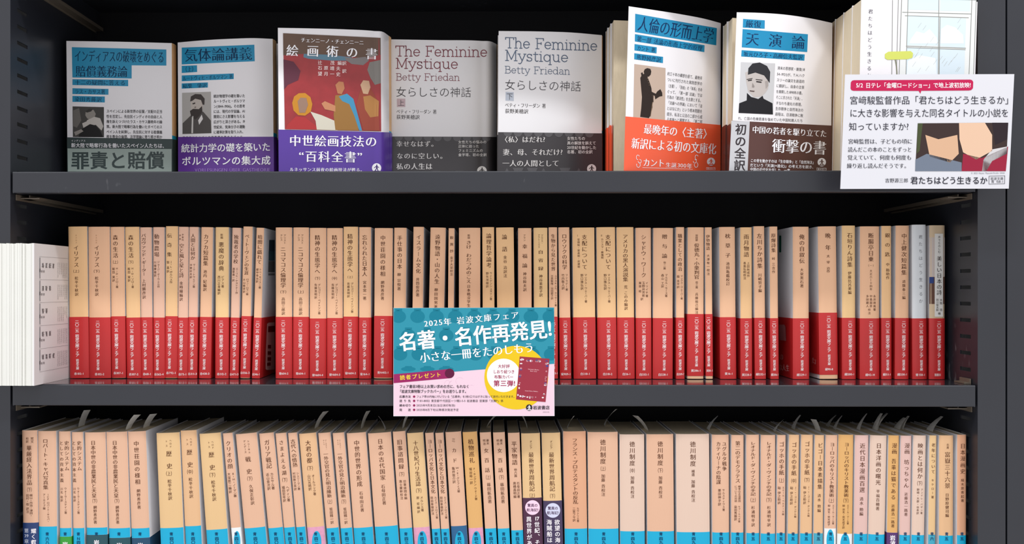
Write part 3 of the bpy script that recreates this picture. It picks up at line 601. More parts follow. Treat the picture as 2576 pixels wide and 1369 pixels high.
for n, row in enumerate(rowsb, 1):
    o, te, be, tp, col, cols, foot, band, code = row.split('|'); o = int(o)
    xt0, xt1 = [o+float(a)/K2 for a in te.split(',')]; xb0, xb1 = [o+float(a)/K2 for a in be.split(',')]
    ft = foot[-1] if foot[-1].isalpha() else ''; fy = float(foot.rstrip('wmnt'))
    cl = [c.split(',') for c in cols.split(';')]
    main = max(cl, key=lambda c: float(c[4]) if c[0][0] != '=' else 0)[0]
    bd = None
    fm = FOOT[ft]
    yfoot = 1040+fy/K2 if fy > 10 else 1500
    if ',' in band:
        bn, bv = band.split(','); bd = (1040+float(bv)/K2, 1040+float(bv)/K2+160, BANDS[bn])
    foottxt = FOOTN[ft] if not bd else bn.replace('navy2', 'navy')+'-banded'
    lab = '%s%s paperback, %s, title starting %s, %s from left on bottom shelf' % (thick((xt1-xt0)/2640.0), HUE[col], foottxt, first(main), ordw(n))
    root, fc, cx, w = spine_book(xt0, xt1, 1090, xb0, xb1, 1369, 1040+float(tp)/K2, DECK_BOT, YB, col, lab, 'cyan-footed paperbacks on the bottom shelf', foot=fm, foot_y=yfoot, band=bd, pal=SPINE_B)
    mb = MB()
    for t, dx, v0, v1, sz in cl:
        dx, v0, v1, sz = float(dx)/K2, 1040+float(v0)/K2, 1040+float(v1)/K2, float(sz)/K2
        hw = (xt1-xt0)/2-1.0
        dx = max(-hw+sz/2, min(hw-sz/2, dx))
        if t[0] == '=':
            X = cx((v0+v1)/2)+dx; fc.h(mb, t[1:].replace('(', '（').replace(')', '）'), X-sz*0.72, (v0+v1)/2, X+sz*0.72, 12.5, BROWN, 'm')
        else: fc.vt(mb, t, cx(v0)+dx, v0, v1, sz, BROWN, 'm' if sz > 9 else 'g', cx1=cx(v1)+dx)
    mb.build('title_lettering', root)
    mb = MB(); used = False
    if band == 'ell':
        hw = (xt1-xt0)/2; ey = 1040+1245/K2+26
        fc.disc(mb, cx(1369), ey+(6 if n == 46 else (-4 if n == 45 else 0)), min(12, hw*.62), CYAN, 0.0001, 24, ry=29); used = True
    if code:
        a = 1040+1243/K2; used = True
        fc.vt(mb, '青', cx(a), a, a+10, 9, NAVYINK, 'B', lift=0.0003)
        if len(code) > 1: fc.vt(mb, code[1:]+'　'*0, cx(a+12), a+12, a+12+9.5*(len(code)-1), 10, NAVYINK, 'B', cx1=cx(a+40), lift=0.0003)
    if used: mb.build('code_lettering', root)
    if bd:
        mb = MB(); y0 = bd[0]; PW = ink(246, 240, 244)
        if bn in ('plum', 'indigo'):
            c = cx(y0+28); fc.disc(mb, c, y0+28, 18.5, ink(244, 206, 226) if bn == 'plum' else ink(206, 208, 230), 0.00035)
            Dk = ink(70, 36, 78)
            fc.h(mb, '驚異の', c-13, y0+22.5, c+13, 9, Dk, 'b', lift=0.0004); fc.h(mb, '航海記!', c-15, y0+34, c+15, 9, Dk, 'b', lift=0.0004)
            a, b2 = ('17世紀、それぞれ', '異世界がある') if bn == 'plum' else ('欲望の海を駆ける', '海賊船はついに')
            def vv(t, dx): fc.vt(mb, t, cx(y0+50)+dx, y0+50, y0+50+15*len(t), 14, PW, 'b', cx1=cx(y0+50+15*len(t))+dx, lift=0.0004)
            if bn == 'plum':
                fc.h(mb, '17', cx(y0+56)+4, y0+56, cx(y0+56)+17, 13, PW, 'B', lift=0.0004)
                fc.vt(mb, '世紀、それ', cx(y0+64)+10, y0+63, y0+63+75, 14, PW, 'b', cx1=cx(y0+138)+10, lift=0.0004)
            else: vv(a, 10)
            vv(b2, -10)
        elif bn == 'navy':
            fc.vt(mb, '耀く叡智', cx(1340)+9, y0+14, y0+14+56, 13, PW, 'b', lift=0.0004); fc.vt(mb, '第', cx(1340)-9, y0+14, y0+26, 12, ink(190, 196, 214), 'b', lift=0.0004)
            fc.h(mb, '39', cx(1350)-15, y0+33, cx(1350)-3, 11, ink(190, 196, 214), 'b', lift=0.0004); fc.vt(mb, '章', cx(1350)-9, y0+41, y0+53, 12, ink(190, 196, 214), 'b', lift=0.0004)
        else: fc.vt(mb, '岩波', cx(y0+16), y0+13, y0+41, 14, PW, 'B', lift=0.0004)
        mb.build('band_lettering', root)
    for k in range(SLIPS.get(n, 0)):            # curled order slips standing out of the pages
        mb = MB(); r = random.Random(n*7+k); x0 = r.uniform(-.3, .3)*w; y0 = 0.018+0.022*k+r.uniform(0, .03); hh = r.uniform(.013, .019); wd = r.uniform(.012, .02); bend = (1 if n % 5 else -1)*r.uniform(.005, .011)
        H = float(on_y(1244, 1040+float(tp)/K2, YB)[2])-DECK_BOT-0.002
        V = []; fs = []
        for i in range(6):
            t = i/5; z = H-.004+(hh+.004)*t; x = x0+bend*t*t
            V += [(x, y0+.001*math.sin(3*t), z), (x+bend*.35*t, y0+wd*(1-.25*t*t), z-.001*t), ]
            if i: fs.append([2*i-2, 2*i, 2*i+1, 2*i-1])
        V2 = [(a+.00015, b, c) for a, b, c in V]; m_ = len(V)
        mb.add(V+V2, fs+[[j+m_ for j in q[::-1]] for q in fs], SLIPM); mb.build('order_slip', root)
# ------------------------------------------------------------------ top shelf: paperbacks standing cover out
def lerp_poly(pts, t):
    d = [0.0]
    for a, b in zip(pts[:-1], pts[1:]): d.append(d[-1]+abs(b[0]-a[0]))
    s_ = t*d[-1]
    for i in range(len(pts)-1):
        if s_ <= d[i+1]+1e-9:
            k = (s_-d[i])/max(1e-9, d[i+1]-d[i]); return tuple(pts[i][j]+(pts[i+1][j]-pts[i][j])*k for j in range(2))
    return pts[-1]
def smooth_rail(pts, n=48):
    """resample (x, y_top) with a gentle curve through the points"""
    xs = np.array([p[0] for p in pts]); ys = np.array([p[1] for p in pts])
    X = np.linspace(xs[0], xs[-1], n)
    m = np.gradient(ys, xs) if len(xs) > 2 else np.array([(ys[1]-ys[0])/(xs[1]-xs[0])]*2)
    Y = []
    for x in X:
        i = min(len(xs)-2, max(0, int(np.searchsorted(xs, x)-1))); h = xs[i+1]-xs[i]; t = (x-xs[i])/h
        Y.append((2*t**3-3*t*t+1)*ys[i]+(t**3-2*t*t+t)*h*m[i]+(-2*t**3+3*t*t)*ys[i+1]+(t**3-t*t)*h*m[i+1])
    return X, np.array(Y)
class Cover:
    """upright curved sheet: rail gives (x, y) of the top edge, xb0/xb1 the side edges at y=430"""
    def __init__(s, rail, xb0, xb1, ztop, deck):
        s.X, s.Y = smooth_rail(rail); s.n = len(s.X); s.ztop = ztop; s.deck = deck
        s.top = on_z(s.X, s.Y, ztop); s.D = s.top[:, 1]
        s.x0, s.x1, s.xb0, s.xb1 = rail[0][0], rail[-1][0], xb0, xb1; s.y0 = (rail[0][1]+rail[-1][1])/2
        s.U = (s.X-s.X[0])/(s.X[-1]-s.X[0])
    def edges(s, py):
        t = (np.asarray(py, float)-s.y0)/(430-s.y0)
        return s.x0+(s.xb0-s.x0)*t, s.x1+(s.xb1-s.x1)*t
    def fn(s, px, py, lift):
        if not hasattr(s, 'B'): s.B = s.bottom()
        px = np.asarray(px, float); a, b = s.edges(py); u = np.clip((px-a)/(b-a), -0.02, 1.02)
        for _ in range(8):
            P = on_y(px, py, np.interp(u, s.U, s.D)); t = (P[:, 2]-s.deck)/(s.ztop-s.deck)
            X = lambda q: np.interp(q, s.U, s.B[:, 0])*(1-t)+np.interp(q, s.U, s.top[:, 0])*t
            e = (X(np.clip(u+.02, 0, 1))-X(np.clip(u-.02, 0, 1)))/(np.clip(u+.02, 0, 1)-np.clip(u-.02, 0, 1)+1e-9)
            u = np.clip(u+(P[:, 0]-X(u))/e*.8, 0, 1)
        P = on_y(px, py, np.interp(u, s.U, s.D)-lift*1.4); P[:, 2] = np.maximum(P[:, 2], s.deck+.0002); return P
    def bottom(s):
        """foot of the sheet, standing on the deck"""
        B = []
        for i in range(s.n):
            P = s.top[i].copy(); py = VPY-F*(s.deck-CAM[2])/max(.2, (P[1]-CAM[1]))
            a, b = s.edges(py); px = a+(b-a)*s.U[i]; Q = on_y(px, py, s.D[i]); Q[2] = s.deck; B.append(Q)
        return np.array(B)
def sheet(mb, T, B, m, th, back=None, lo=0.0, hi=1.0):
    """thin sheet between curves B (foot) and T (top); th towards the back"""
    P0 = B+(T-B)*lo; P1 = B+(T-B)*hi; n = len(T); o = np.array([0, th, 0])
    V = np.concatenate([P0, P1, P0+o, P1+o]); fs = []; fb = []
    for i in range(n-1):
        fs.append([i, i+1, n+i+1, n+i]); fb.append([2*n+i+1, 2*n+i, 3*n+i, 3*n+i+1]); fb.append([n+i, n+i+1, 3*n+i+1, 3*n+i]); fb.append([i+1, i, 2*n+i, 2*n+i+1])
    fb.append([0, n, 3*n, 2*n]); fb.append([n-1, 3*n-1, 4*n-1, 2*n-1])
    mb.add(np.concatenate([P0, P1]), fs, m, True); mb.add(V, fb, back or m)
def face_book(rail, xb0, xb1, H, th, label, spine_cols, band=None, block=None, copies=0, cdx=0.0, group=None, white=GLOSSWHITE, spine_side=True, deck=None, cgap=.0006):
    deck = DECK_TOP+0.0001 if deck is None else deck
    c = Cover(rail, xb0, xb1, deck+H, deck); T, B = c.top, c.bottom()
    root = empty('paperback', tuple(B[len(B)//2]+np.array([0, th/2, 0])), label, 'book', group); loc = np.array(root.location)
    b = c
    if block: b = Cover(block[0], block[1], block[2], deck+H, deck)
    bT, bB = (b.top, b.bottom())
    tk = 0.0004; parts = []
    # pages
    mb = MB(); t0 = tk+0.0001; n = len(bT); ins = np.array([0.0, 0, 0])
    f0 = bB+[0, t0, 0.0003]; f1 = bT+[0, t0, -0.0008]; g0 = bB+[0, th-t0, 0.0003]; g1 = bT+[0, th-t0, -0.0008]
    ymax0 = max(g0[:, 1]); g0[:, 1] = np.maximum(g0[:, 1], f0[:, 1]+th*0.5); g1[:, 1] = np.maximum(g1[:, 1], f1[:, 1]+th*0.5)
    for a in (f0, f1, g0, g1): a[-1, 0] -= 0.0007; a[0, 0] += 0.0004
    V = np.concatenate([f0, f1, g0, g1]); fs = []
    for i in range(n-1): fs += [[i, i+1, n+i+1, n+i], [2*n+i+1, 2*n+i, 3*n+i, 3*n+i+1], [n+i, n+i+1, 3*n+i+1, 3*n+i], [i+1, i, 2*n+i, 2*n+i+1]]
    fs += [[0, n, 3*n, 2*n], [n-1, 3*n-1, 4*n-1, 2*n-1]]
    mb.add(V, fs, PAGES_F); parts.append(mb.build('page_block', root, loc=loc))
    # jacket: front, spine on the far side, back
    mb = MB(); sheet(mb, T, B, white, tk); sheet(mb, bT+[0, th-tk, 0], bB+[0, th-tk, 0], WHITE, tk)
    zc = [deck, deck+H*0.345, deck+H] if len(spine_cols) > 1 else [deck, deck+H]
    eT, eB = T[-1], B[-1]
    if block: eT, eB = bT[-1], bB[-1]
    for k in range(len(zc)-1):
        a = (zc[k]-deck)/H; d = (zc[k+1]-deck)/H; p0 = eB+(eT-eB)*a; p1 = eB+(eT-eB)*d; bow = min(.0015, th*.1); q = 6
        for j in range(q):
            y0, y1 = th*j/q, th*(j+1)/q; x0, x1 = [bow*(1-(2*y/th-1)**2) for y in (y0, y1)]
            mb.add([p0+[x0, y0, 0], p0+[x1, y1, 0], p1+[x1, y1, 0], p1+[x0, y0, 0]], [[0, 1, 2, 3]], spine_cols[k] if len(spine_cols) > 1 else spine_cols[0])
    parts.append(mb.build('cover', root, loc=loc))
    if band:
        yL, yR, bm_ = band[:3]; mb = MB()
        kx = len(T); yy = np.linspace(yL, yR, kx)
        xs = np.array([c.edges(yy[i])[0]+(c.edges(yy[i])[1]-c.edges(yy[i])[0])*c.U[i] for i in range(kx)])
        P1 = on_y(xs, yy, c.D-0.0003); P0 = B-[0, 0.0003, 0]; P0 = P0+[0, 0, .0001]
        P1[0] += [-0.0003, 0, 0]; P0[0] += [-0.0003, 0, 0]; P1[-1] += [.0003, 0, 0]; P0[-1] += [.0003, 0, 0]
        sheet(mb, P1, P0, bm_, 0.0002)
        zR = P1[-1][2]
        if not block:
            e = P0[-1]; bow = min(.0015, th*.1)+.0003
            for j in range(6):
                y0, y1 = th*j/6, th*(j+1)/6; x0, x1 = [bow*(1-(2*y/th-1)**2) for y in (y0, y1)]
                mb.add([[e[0]+x0, e[1]+y0, e[2]], [e[0]+x1, e[1]+y1, e[2]], [e[0]+x1, e[1]+y1, zR], [e[0]+x0, e[1]+y0, zR]], [[0, 1, 2, 3]], bm_)
        else:      # flap folded over the fore edge of the block
            e = bB[0]-[0.0003, 0.0003, 0]; z1 = P1[0][2]
            mb.add([e, e+[0, 0, z1-e[2]], e+[0, th, z1-e[2]], e+[0, th, 0]], [[0, 1, 2, 3]], bm_)
        parts.append(mb.build('paper_band', root, loc=loc))
    extra = []
    for k in range(1, copies+1):
        r2 = root.copy(); COL.objects.link(r2); r2.location = (loc[0]+cdx*k, loc[1]+(th+cgap)*k, loc[2]); extra.append(r2)
        base = parts if not block else [parts[0], parts[1]]+parts[2:]
        for p in parts:
            q = p.copy(); COL.objects.link(q); q.parent = r2
        if block:   # copies keep their covers shut
            for q in list(r2.children):
                if q.name.startswith(('cover', 'paper_band')): bpy.data.objects.remove(q, do_unlink=True)
            mb = MB(); sheet(mb, bT, bB, WHITE, tk); sheet(mb, bT+[0, th-tk, 0], bB+[0, th-tk, 0], WHITE, tk)
            p0, p1 = bB[-1], bT[-1]; mb.add([p0, p0+[0, th, 0], p1+[0, th, 0], p1], [[0, 1, 2, 3]], spine_cols[-1]); mb.build('cover', r2, loc=loc)
            if band:
                mb = MB(); hi = min(1, (zR-deck)/H); sheet(mb, bT-[.0004, .0003, 0], bB-[.0004, .0003, 0], bm_, th+0.0004, hi=hi); mb.build('paper_band', r2, loc=loc)
    return root, Face(c.fn, 6.0), loc, extra
SPO = SPINE['o']; G1 = 'paperbacks standing cover out on the top shelf'
def art(root, loc, name):
    class _M(MB):
        pass
    m = MB(); m._n = name; m._r = root; m._l = loc; return m
def done(m): return m.build(m._n, m._r, loc=m._l)
GT = ink(78, 76, 78); BT = ink(14, 50, 84); WH = ink(240, 238, 242); CY = mat((24, 142, 184), .4, .4)
# 1 --------------------------------------------------------------
b1c = mat((150, 164, 158), .4, .4); b1d = mat((44, 60, 60), .4, .4)
root, f, loc, _ = face_book([(167, 103), (300, 105), (432, 108.5)], 170, 433.3, .1490, .016, 'white paperback with grey-green band and monk portrait, leftmost cover on top shelf', (CYAN, SPO), (345.5, 350, b1d), group=G1)
f = shift(f, 0, 0, 2.7386)
m = art(root, loc, 'title_lettering')
for q in ([(495, 325), (1146, 341), (1146, 452), (497, 447)], [(497, 446), (907, 450), (907, 541), (499, 534)], [(499, 546), (883, 550), (883, 594), (499, 586)], [(499, 608), (747, 613), (747, 653), (499, 648)], [(499, 661), (722, 665), (722, 706), (499, 702)]): f.quad(m, q, CY)
f.h(m, 'インディアスの破壊をめぐる', 512, 385, 1132, 88, BT, 'm', 394); f.h(m, '賠償義務論', 520, 490, 880, 84, BT, 'm', 493)
f.h(m, '十二の疑問に答える', 515, 567, 865, 38, BT, 'm', 571); f.h(m, 'ラス・カサス著', 513, 630, 725, 36, BT, 'm', 633); f.h(m, '染田秀藤訳', 513, 683, 702, 36, BT, 'm', 686); done(m)
m = art(root, loc, 'blurb_lettering')
for k, (t, y) in enumerate(zip(['スペインによる新世界の征服／支配の正当', '性を否定し、先住民インディオの自由と人', '権を訴えつづけたラス・カサス最晩年の論', '策。新大陸で略奪行為を働いたすべてのス', 'ペイン人を糾弾し、先住民に対する賠償義', '務を教会の倫理、法学理論に寄り照き明か'], [766, 802, 837, 872, 908, 941])): f.h(m, t, 733, y, 1118, 25, GT, 'b', y+3)
done(m)
m = art(root, loc, 'cover_picture'); P = lambda *q: q
f.quad(m, [(500, 733), (716, 738), (716, 946), (502, 944)], ink(74, 72, 70)); g2, g3, g4, g5 = ink(112, 108, 104), ink(196, 190, 184), ink(34, 33, 34), ink(150, 144, 138)
f.poly(m, [(505, 760), (545, 745), (560, 830), (530, 880), (505, 870)], g2, .00015); f.poly(m, [(590, 770), (612, 752), (645, 758), (660, 785), (650, 815), (625, 830), (600, 815), (588, 795)], g5, .00016)
f.poly(m, [(600, 828), (650, 805), (690, 815), (712, 870), (700, 900), (660, 860), (620, 868), (580, 880)], g3, .00017); f.poly(m, [(560, 890), (620, 855), (660, 865), (690, 900), (710, 945), (540, 944)], g4, .00018)
f.poly(m, [(510, 910), (560, 890), (575, 905), (520, 935)], g5, .0002); f.poly(m, [(566, 850), (600, 835), (612, 850), (575, 882)], g3, .0002); f.poly(m, [(588, 770), (612, 750), (640, 752), (628, 768), (600, 776)], ink(60, 58, 56), .0002); done(m)
m = art(root, loc, 'band_lettering'); f.quad(m, [(465, 1023), (1182, 1027), (1182, 1182), (468, 1182)], b1c, .00045)
f.h(m, '新大陸で略奪行為を働いたスペイン人たちは、', 490, 1001, 1150, 34, WH, 'b', 1005, lift=.0005); f.h(m, 'インディアス', 490, 970, 590, 14, WH, 'b', lift=.0005)
f.h(m, '罪責と賠償', 488, 1106, 1135, 128, b1d, 'B', 1104, lift=.0005); done(m)
# 2 --------------------------------------------------------------
PU = mat((88, 40, 138), .3, .5); PU2 = mat((84, 52, 152), .3, .5)
root, f, loc, ex = face_book([(447, 107), (510, 101.5), (584, 97.5), (640, 96), (686, 98)], 449, 688.5, .1490, .018, 'white paperback with purple band and bearded man portrait, second cover from left on top shelf', (CYAN, SPO), (344.5, 344, PU), copies=1, cdx=.0052, cgap=.004, group=G1)
tag(ex[0], 'second copy showing as a thin white and purple edge behind the bearded man cover')
f = shift(f, 0, 0, 2.7386)
m = art(root, loc, 'title_lettering')
for q in ([(1252, 328), (1752, 308), (1755, 422), (1252, 444)], [(1252, 454), (1357, 450), (1358, 496), (1252, 503)], [(1252, 520), (1610, 506), (1610, 545), (1252, 560)], [(1252, 575), (1432, 568), (1432, 603), (1252, 611)]): f.quad(m, q, CY)
f.h(m, '気体論講義', 1268, 382, 1738, 96, BT, 'm', 368); f.h(m, '（上）', 1258, 479, 1352, 40, BT, 'm', 474); f.h(m, 'ルートヴィヒ・ボルツマン 著', 1258, 541, 1604, 34, BT, 'm', 527); f.h(m, '稲葉　肇訳', 1258, 594, 1425, 34, BT, 'm', 587); done(m)
m = art(root, loc, 'blurb_lettering')
for t, y in zip(['統計物理学の礎を築いた', 'ルートヴィヒ・ボルツマ', 'ン(1844-1906)。その思考', 'には、現代の宇宙論、AI', '開発にさえ影響を与える', '広がりと深さがある。19', '世紀末、気体分子の運動', 'に確率計算を取り入れ、'], [663, 698, 734, 769, 804, 840, 876, 911]): f.h(m, t, 1471, y, 1688, 25, GT, 'b', y-3)
f.h(m, '確率的にもとづく力学原理を極めるブック', 1255, 947, 1672, 16, GT, 'b', 941); done(m)
m = art(root, loc, 'cover_picture')
f.quad(m, [(1254, 640), (1453, 632), (1457, 918), (1256, 926)], ink(176, 172, 168)); f.poly(m, [(1258, 850), (1310, 800), (1340, 770), (1400, 770), (1452, 830), (1456, 918), (1258, 922)], ink(86, 82, 80), .00015)
f.poly(m, [(1312, 690), (1330, 665), (1375, 660), (1400, 690), (1400, 735), (1380, 790), (1340, 795), (1318, 760)], ink(190, 180, 172), .00017); f.poly(m, [(1310, 700), (1315, 665), (1345, 648), (1385, 650), (1410, 680), (1408, 722), (1396, 722), (1385, 690), (1345, 680), (1325, 695)], ink(70, 64, 62), .00019)
f.poly(m, [(1308, 765), (1330, 750), (1370, 752), (1392, 730), (1394, 770), (1372, 800), (1345, 825), (1316, 800)], ink(64, 58, 56), .0002); f.poly(m, [(1365, 830), (1390, 790), (1398, 820), (1372, 860)], ink(226, 222, 220), .0002)
f.poly(m, [(1325, 712), (1345, 706), (1345, 715), (1328, 720)], ink(60, 52, 50), .00022); f.poly(m, [(1340, 735), (1352, 733), (1350, 745), (1338, 746)], ink(140, 128, 120), .00022); f.poly(m, [(1322, 800), (1332, 800), (1330, 918), (1318, 918)], ink(206, 202, 198), .0002); done(m)
m = art(root, loc, 'band_lettering')
f.h(m, '統計力学の礎を築いた', 1247, 1022, 1864, 64, WH, 'b', 1012, lift=.0005); f.h(m, 'ボルツマンの集大成', 1250, 1110, 1866, 66, WH, 'b', 1104, lift=.0005); f.h(m, 'VORLESUNGEN ÜBER GASTHEORIE', 1342, 1173, 1862, 34, ink(160, 130, 196), 'm', 1170, lift=.0005); done(m)
# 3 --------------------------------------------------------------
root, f, loc, _ = face_book([(699, 70), (780, 71.5), (870, 74), (940, 78), (966, 81.5), (978, 90)], 702, 979.5, .1490, .018, 'paperback with red painted picture and violet band, third cover from left on top shelf', (CYAN, SPO), (326, 333, PU2), group=G1)
f = shift(f, 680, 50, 3.4224)
m = art(root, loc, 'cover_picture')
f.quad(m, [(110, 115), (950, 155), (955, 960), (125, 942)], mat((150, 42, 46), .3, .5, noise=.3, nscale=90), .0004, 48)
Br = mat((92, 66, 50), .3, .5, noise=.3, nscale=60)
f.poly(m, [(110, 115), (500, 133), (950, 155), (951, 300), (830, 330), (700, 320), (500, 300), (300, 292), (112, 305)], Br, .00044); f.poly(m, [(288, 292), (500, 300), (700, 322), (690, 352), (520, 350), (330, 335), (285, 322)], ink(96, 128, 146), .00045)
f.poly(m, [(640, 322), (720, 330), (820, 318), (850, 350), (800, 390), (700, 380), (655, 350)], ink(128, 122, 122), .00046); f.poly(m, [(855, 365), (950, 345), (952, 545), (900, 560), (862, 500), (835, 430)], ink(132, 128, 124), .00047)
f.poly(m, [(113, 340), (200, 360), (260, 440), (240, 520), (150, 560), (118, 600)], ink(96, 52, 66), .00048)
for kk, (q, cc) in enumerate((([(188, 715), (205, 660), (245, 632), (300, 630), (345, 665), (362, 725), (350, 790), (300, 825), (240, 820), (200, 780)], (192, 132, 46)), ([(150, 900), (220, 830), (300, 840), (380, 900), (430, 945), (130, 942)], (170, 56, 58)), ([(345, 790), (440, 820), (580, 880), (578, 950), (400, 945), (390, 870)], (206, 200, 184)), ([(560, 650), (640, 640), (720, 700), (740, 790), (760, 952), (560, 948), (545, 820)], (150, 110, 60)), ([(440, 720), (470, 700), (560, 740), (560, 790), (470, 770)], (190, 130, 96)), ([(590, 660), (660, 635), (715, 680), (740, 770), (790, 954), (765, 953), (725, 830), (680, 725), (620, 700)], (70, 140, 176)), ([(770, 620), (800, 560), (850, 560), (880, 620), (930, 700), (940, 955), (800, 952), (740, 730)], (146, 70, 56)), ([(800, 660), (860, 650), (935, 700), (930, 830), (860, 840), (815, 770)], (170, 120, 70)), ([(560, 560), (590, 530), (630, 535), (640, 590), (615, 640), (580, 635)], (176, 118, 84)), ([(775, 560), (800, 520), (850, 525), (862, 580), (840, 640), (800, 635)], (196, 160, 130)), ([(235, 700), (260, 670), (310, 672), (325, 730), (300, 800), (250, 800)], (150, 120, 104)))): f.poly(m, q, ink(*cc), .0006+.00001*kk)
done(m)
m = art(root, loc, 'title_lettering')
f.h(m, 'チェンニーノ・チェンニーニ', 262, 172, 806, 44, WH, 'M', 196, lift=.0008)
for ch, x, y in (('絵', 190, 262), ('画', 366, 266), ('術', 535, 270), ('の', 703, 278), ('書', 872, 290)): f.h(m, ch, x-54, y, x+54, 106, WH, 'M', y+3, lift=.0008)
for ch, x, y in (('辻', 428, 368), ('茂', 535, 370), ('編', 597, 372), ('訳', 637, 374), ('石', 428, 413), ('原', 480, 414), ('靖', 533, 417), ('夫', 585, 419), ('望', 428, 463), ('月', 480, 464), ('一', 533, 466), ('史', 585, 468), ('訳', 637, 441)): f.h(m, ch, x-19, y, x+19, 38, ink(232, 206, 204), 'b', lift=.0008)
done(m)
m = art(root, loc, 'band_lettering')
f.h(m, '中世絵画技法の', 160, 1040, 922, 104, WH, 'M', 1048, lift=.0005); f.h(m, '“百科全書”', 243, 1175, 797, 104, WH, 'M', 1182, lift=.0005); f.h(m, 'ルネッサンス前夜の絵画技法が甦る。', 165, 1288, 812, 36, WH, 'M', 1292, lift=.0005); emblem(f, m, 915, 1275, 40, ink(60, 40, 110), WH, .0005); done(m)
# 4, 5 -----------------------------------------------------------
DK = mat((60, 57, 60), .35, .45); SC = mat((86, 84, 87), .35, .45); LT = ink(218, 214, 212)
root, f, loc, _ = face_book([(982.4, 99), (1100, 101), (1210, 103), (1238, 105.5), (1249, 111)], 982.5, 1249.5, .1490, .017, 'white paperback with dusty-red English title and dark grey band, fourth cover on top shelf', (CYAN, SPO), (343.5, 344.5, DK), group=G1, white=WHITE)
f = shift(f, 680, 50, 3.4224); R1 = ink(142, 82, 92)
m = art(root, loc, 'title_lettering')
slab(f, m, 'The Feminine', 1075, 312, 1870, 126, R1, 7.5, 318); slab(f, m, 'Mystique', 1078, 418, 1618, 126, R1, 7.5, 421); slab(f, m, 'Betty Friedan', 1080, 521, 1632, 86, R1, 4.6, 524)
f.h(m, '女らしさの神話', 1080, 620, 1732, 94, ink(74, 70, 72), 't', 624); f.rect(m, 1090, 678, 1162, 750, ink(204, 182, 188)); f.h(m, '上', 1096, 715, 1156, 60, ink(70, 66, 70), 't')
f.h(m, 'ベティ・フリーダン 著', 1085, 789, 1432, 40, ink(74, 70, 72), 'm', 792); f.h(m, '荻野美穂訳', 1085, 836, 1287, 42, ink(74, 70, 72), 'm', 838); done(m)
def grey_band(root, loc, f, ox, w_, sc_y0, big, small, em, step, r, ysl):
    m = art(root, loc, 'band_lettering'); x = ox+70
    while x < ox+w_-20:
        yy = sc_y0+ysl*(x-ox)/w_
        f.poly(m, [(x-r, yy), (x+r, yy)]+[(x+r*math.cos(math.pi*i/10), yy+r*math.sin(math.pi*i/10)) for i in range(11)], SC, .0004); x += step
    for a in big: f.h(m, a[0], a[1], a[2], a[3], a[4], LT, 'M', lift=.0005)
    for a in small: f.h(m, a[0], a[1], a[2], a[3], a[4], LT, 'b', lift=.0005)
    emblem(f, m, *em, DK, LT, .0005); return m
m = grey_band(root, loc, f, 1035, 880, 1007, [('幸せなはず。', 1082, 1068, 1442, 56), ('なのに空しい。', 1085, 1172, 1520, 56), ('私の人生は', 1083, 1262, 1398, 60)], [('女性たちの悩みの', 1617, 1052, 1862, 29), ('正体に迫った', 1617, 1088, 1798, 29), ('フェミニズムの', 1617, 1125, 1832, 29), ('金字塔、初の全訳', 1617, 1162, 1864, 29)], (1822, 1302, 42), 84, 36, 6)
for x in (1395, 1595): f.poly(m, [(x, 1300), (x+70, 1300), (x+58, 1345), (x+12, 1345)], SC, .0004)
done(m)
root, f, loc, _ = face_book([(1254.5, 78), (1350, 79), (1440, 82), (1514, 88.5)], 1253, 1513.8, .1490, .018, 'white paperback with slate-blue English title and dark grey band, fifth cover on top shelf', (CYAN, SPO), (332.5, 335.5, DK), group=G1, white=WHITE, copies=1, cdx=-.0008)
tag(_[0], 'second copy barely showing behind the slate-blue titled cover on the top shelf')
f = shift(f, 1220, 0, 3.0422); R1 = ink(98, 112, 134)
m = art(root, loc, 'title_lettering')
slab(f, m, 'The Feminine', 153, 366, 862, 114, R1, 6.8, 388); slab(f, m, 'Mystique', 153, 463, 639, 114, R1, 6.8, 476); slab(f, m, 'Betty Friedan', 150, 560, 652, 78, R1, 4.2, 571)
f.h(m, '女らしさの神話', 150, 648, 738, 86, ink(74, 72, 76), 't', 662); f.quad(m, [(158, 703), (220, 706), (220, 773), (157, 770)], ink(184, 190, 202)); f.h(m, '下', 162, 738, 216, 56, ink(70, 68, 74), 't')
f.h(m, 'ベティ・フリーダン 著', 153, 803, 466, 37, ink(74, 70, 72), 'm', 811); f.h(m, '荻野美穂訳', 153, 849, 332, 38, ink(74, 70, 72), 'm', 853); done(m)
m = grey_band(root, loc, f, 105, 790, 1013, [('〈私〉はだれ?', 122, 1068, 462, 52), ('妻、母、それだけ?', 135, 1165, 596, 54), ('一人の人間として', 133, 1250, 568, 54)], [('女性たちの', 628, 1060, 767, 29), ('真の解放を訴えて', 628, 1095, 850, 29), ('20世紀を動かした', 628, 1130, 852, 29), ('名著、初の全訳', 628, 1163, 824, 29)], (816, 1292, 35), 78, 33, 8)
for x in (212, 320, 570): f.poly(m, [(x, 1285), (x+84, 1285), (x+66, 1325), (x+18, 1325)], SC, .0004)
for x in (150, 430, 700): f.poly(m, [(x+18, 1285), (x+36, 1318), (x, 1318)], SC, .0004)
done(m)
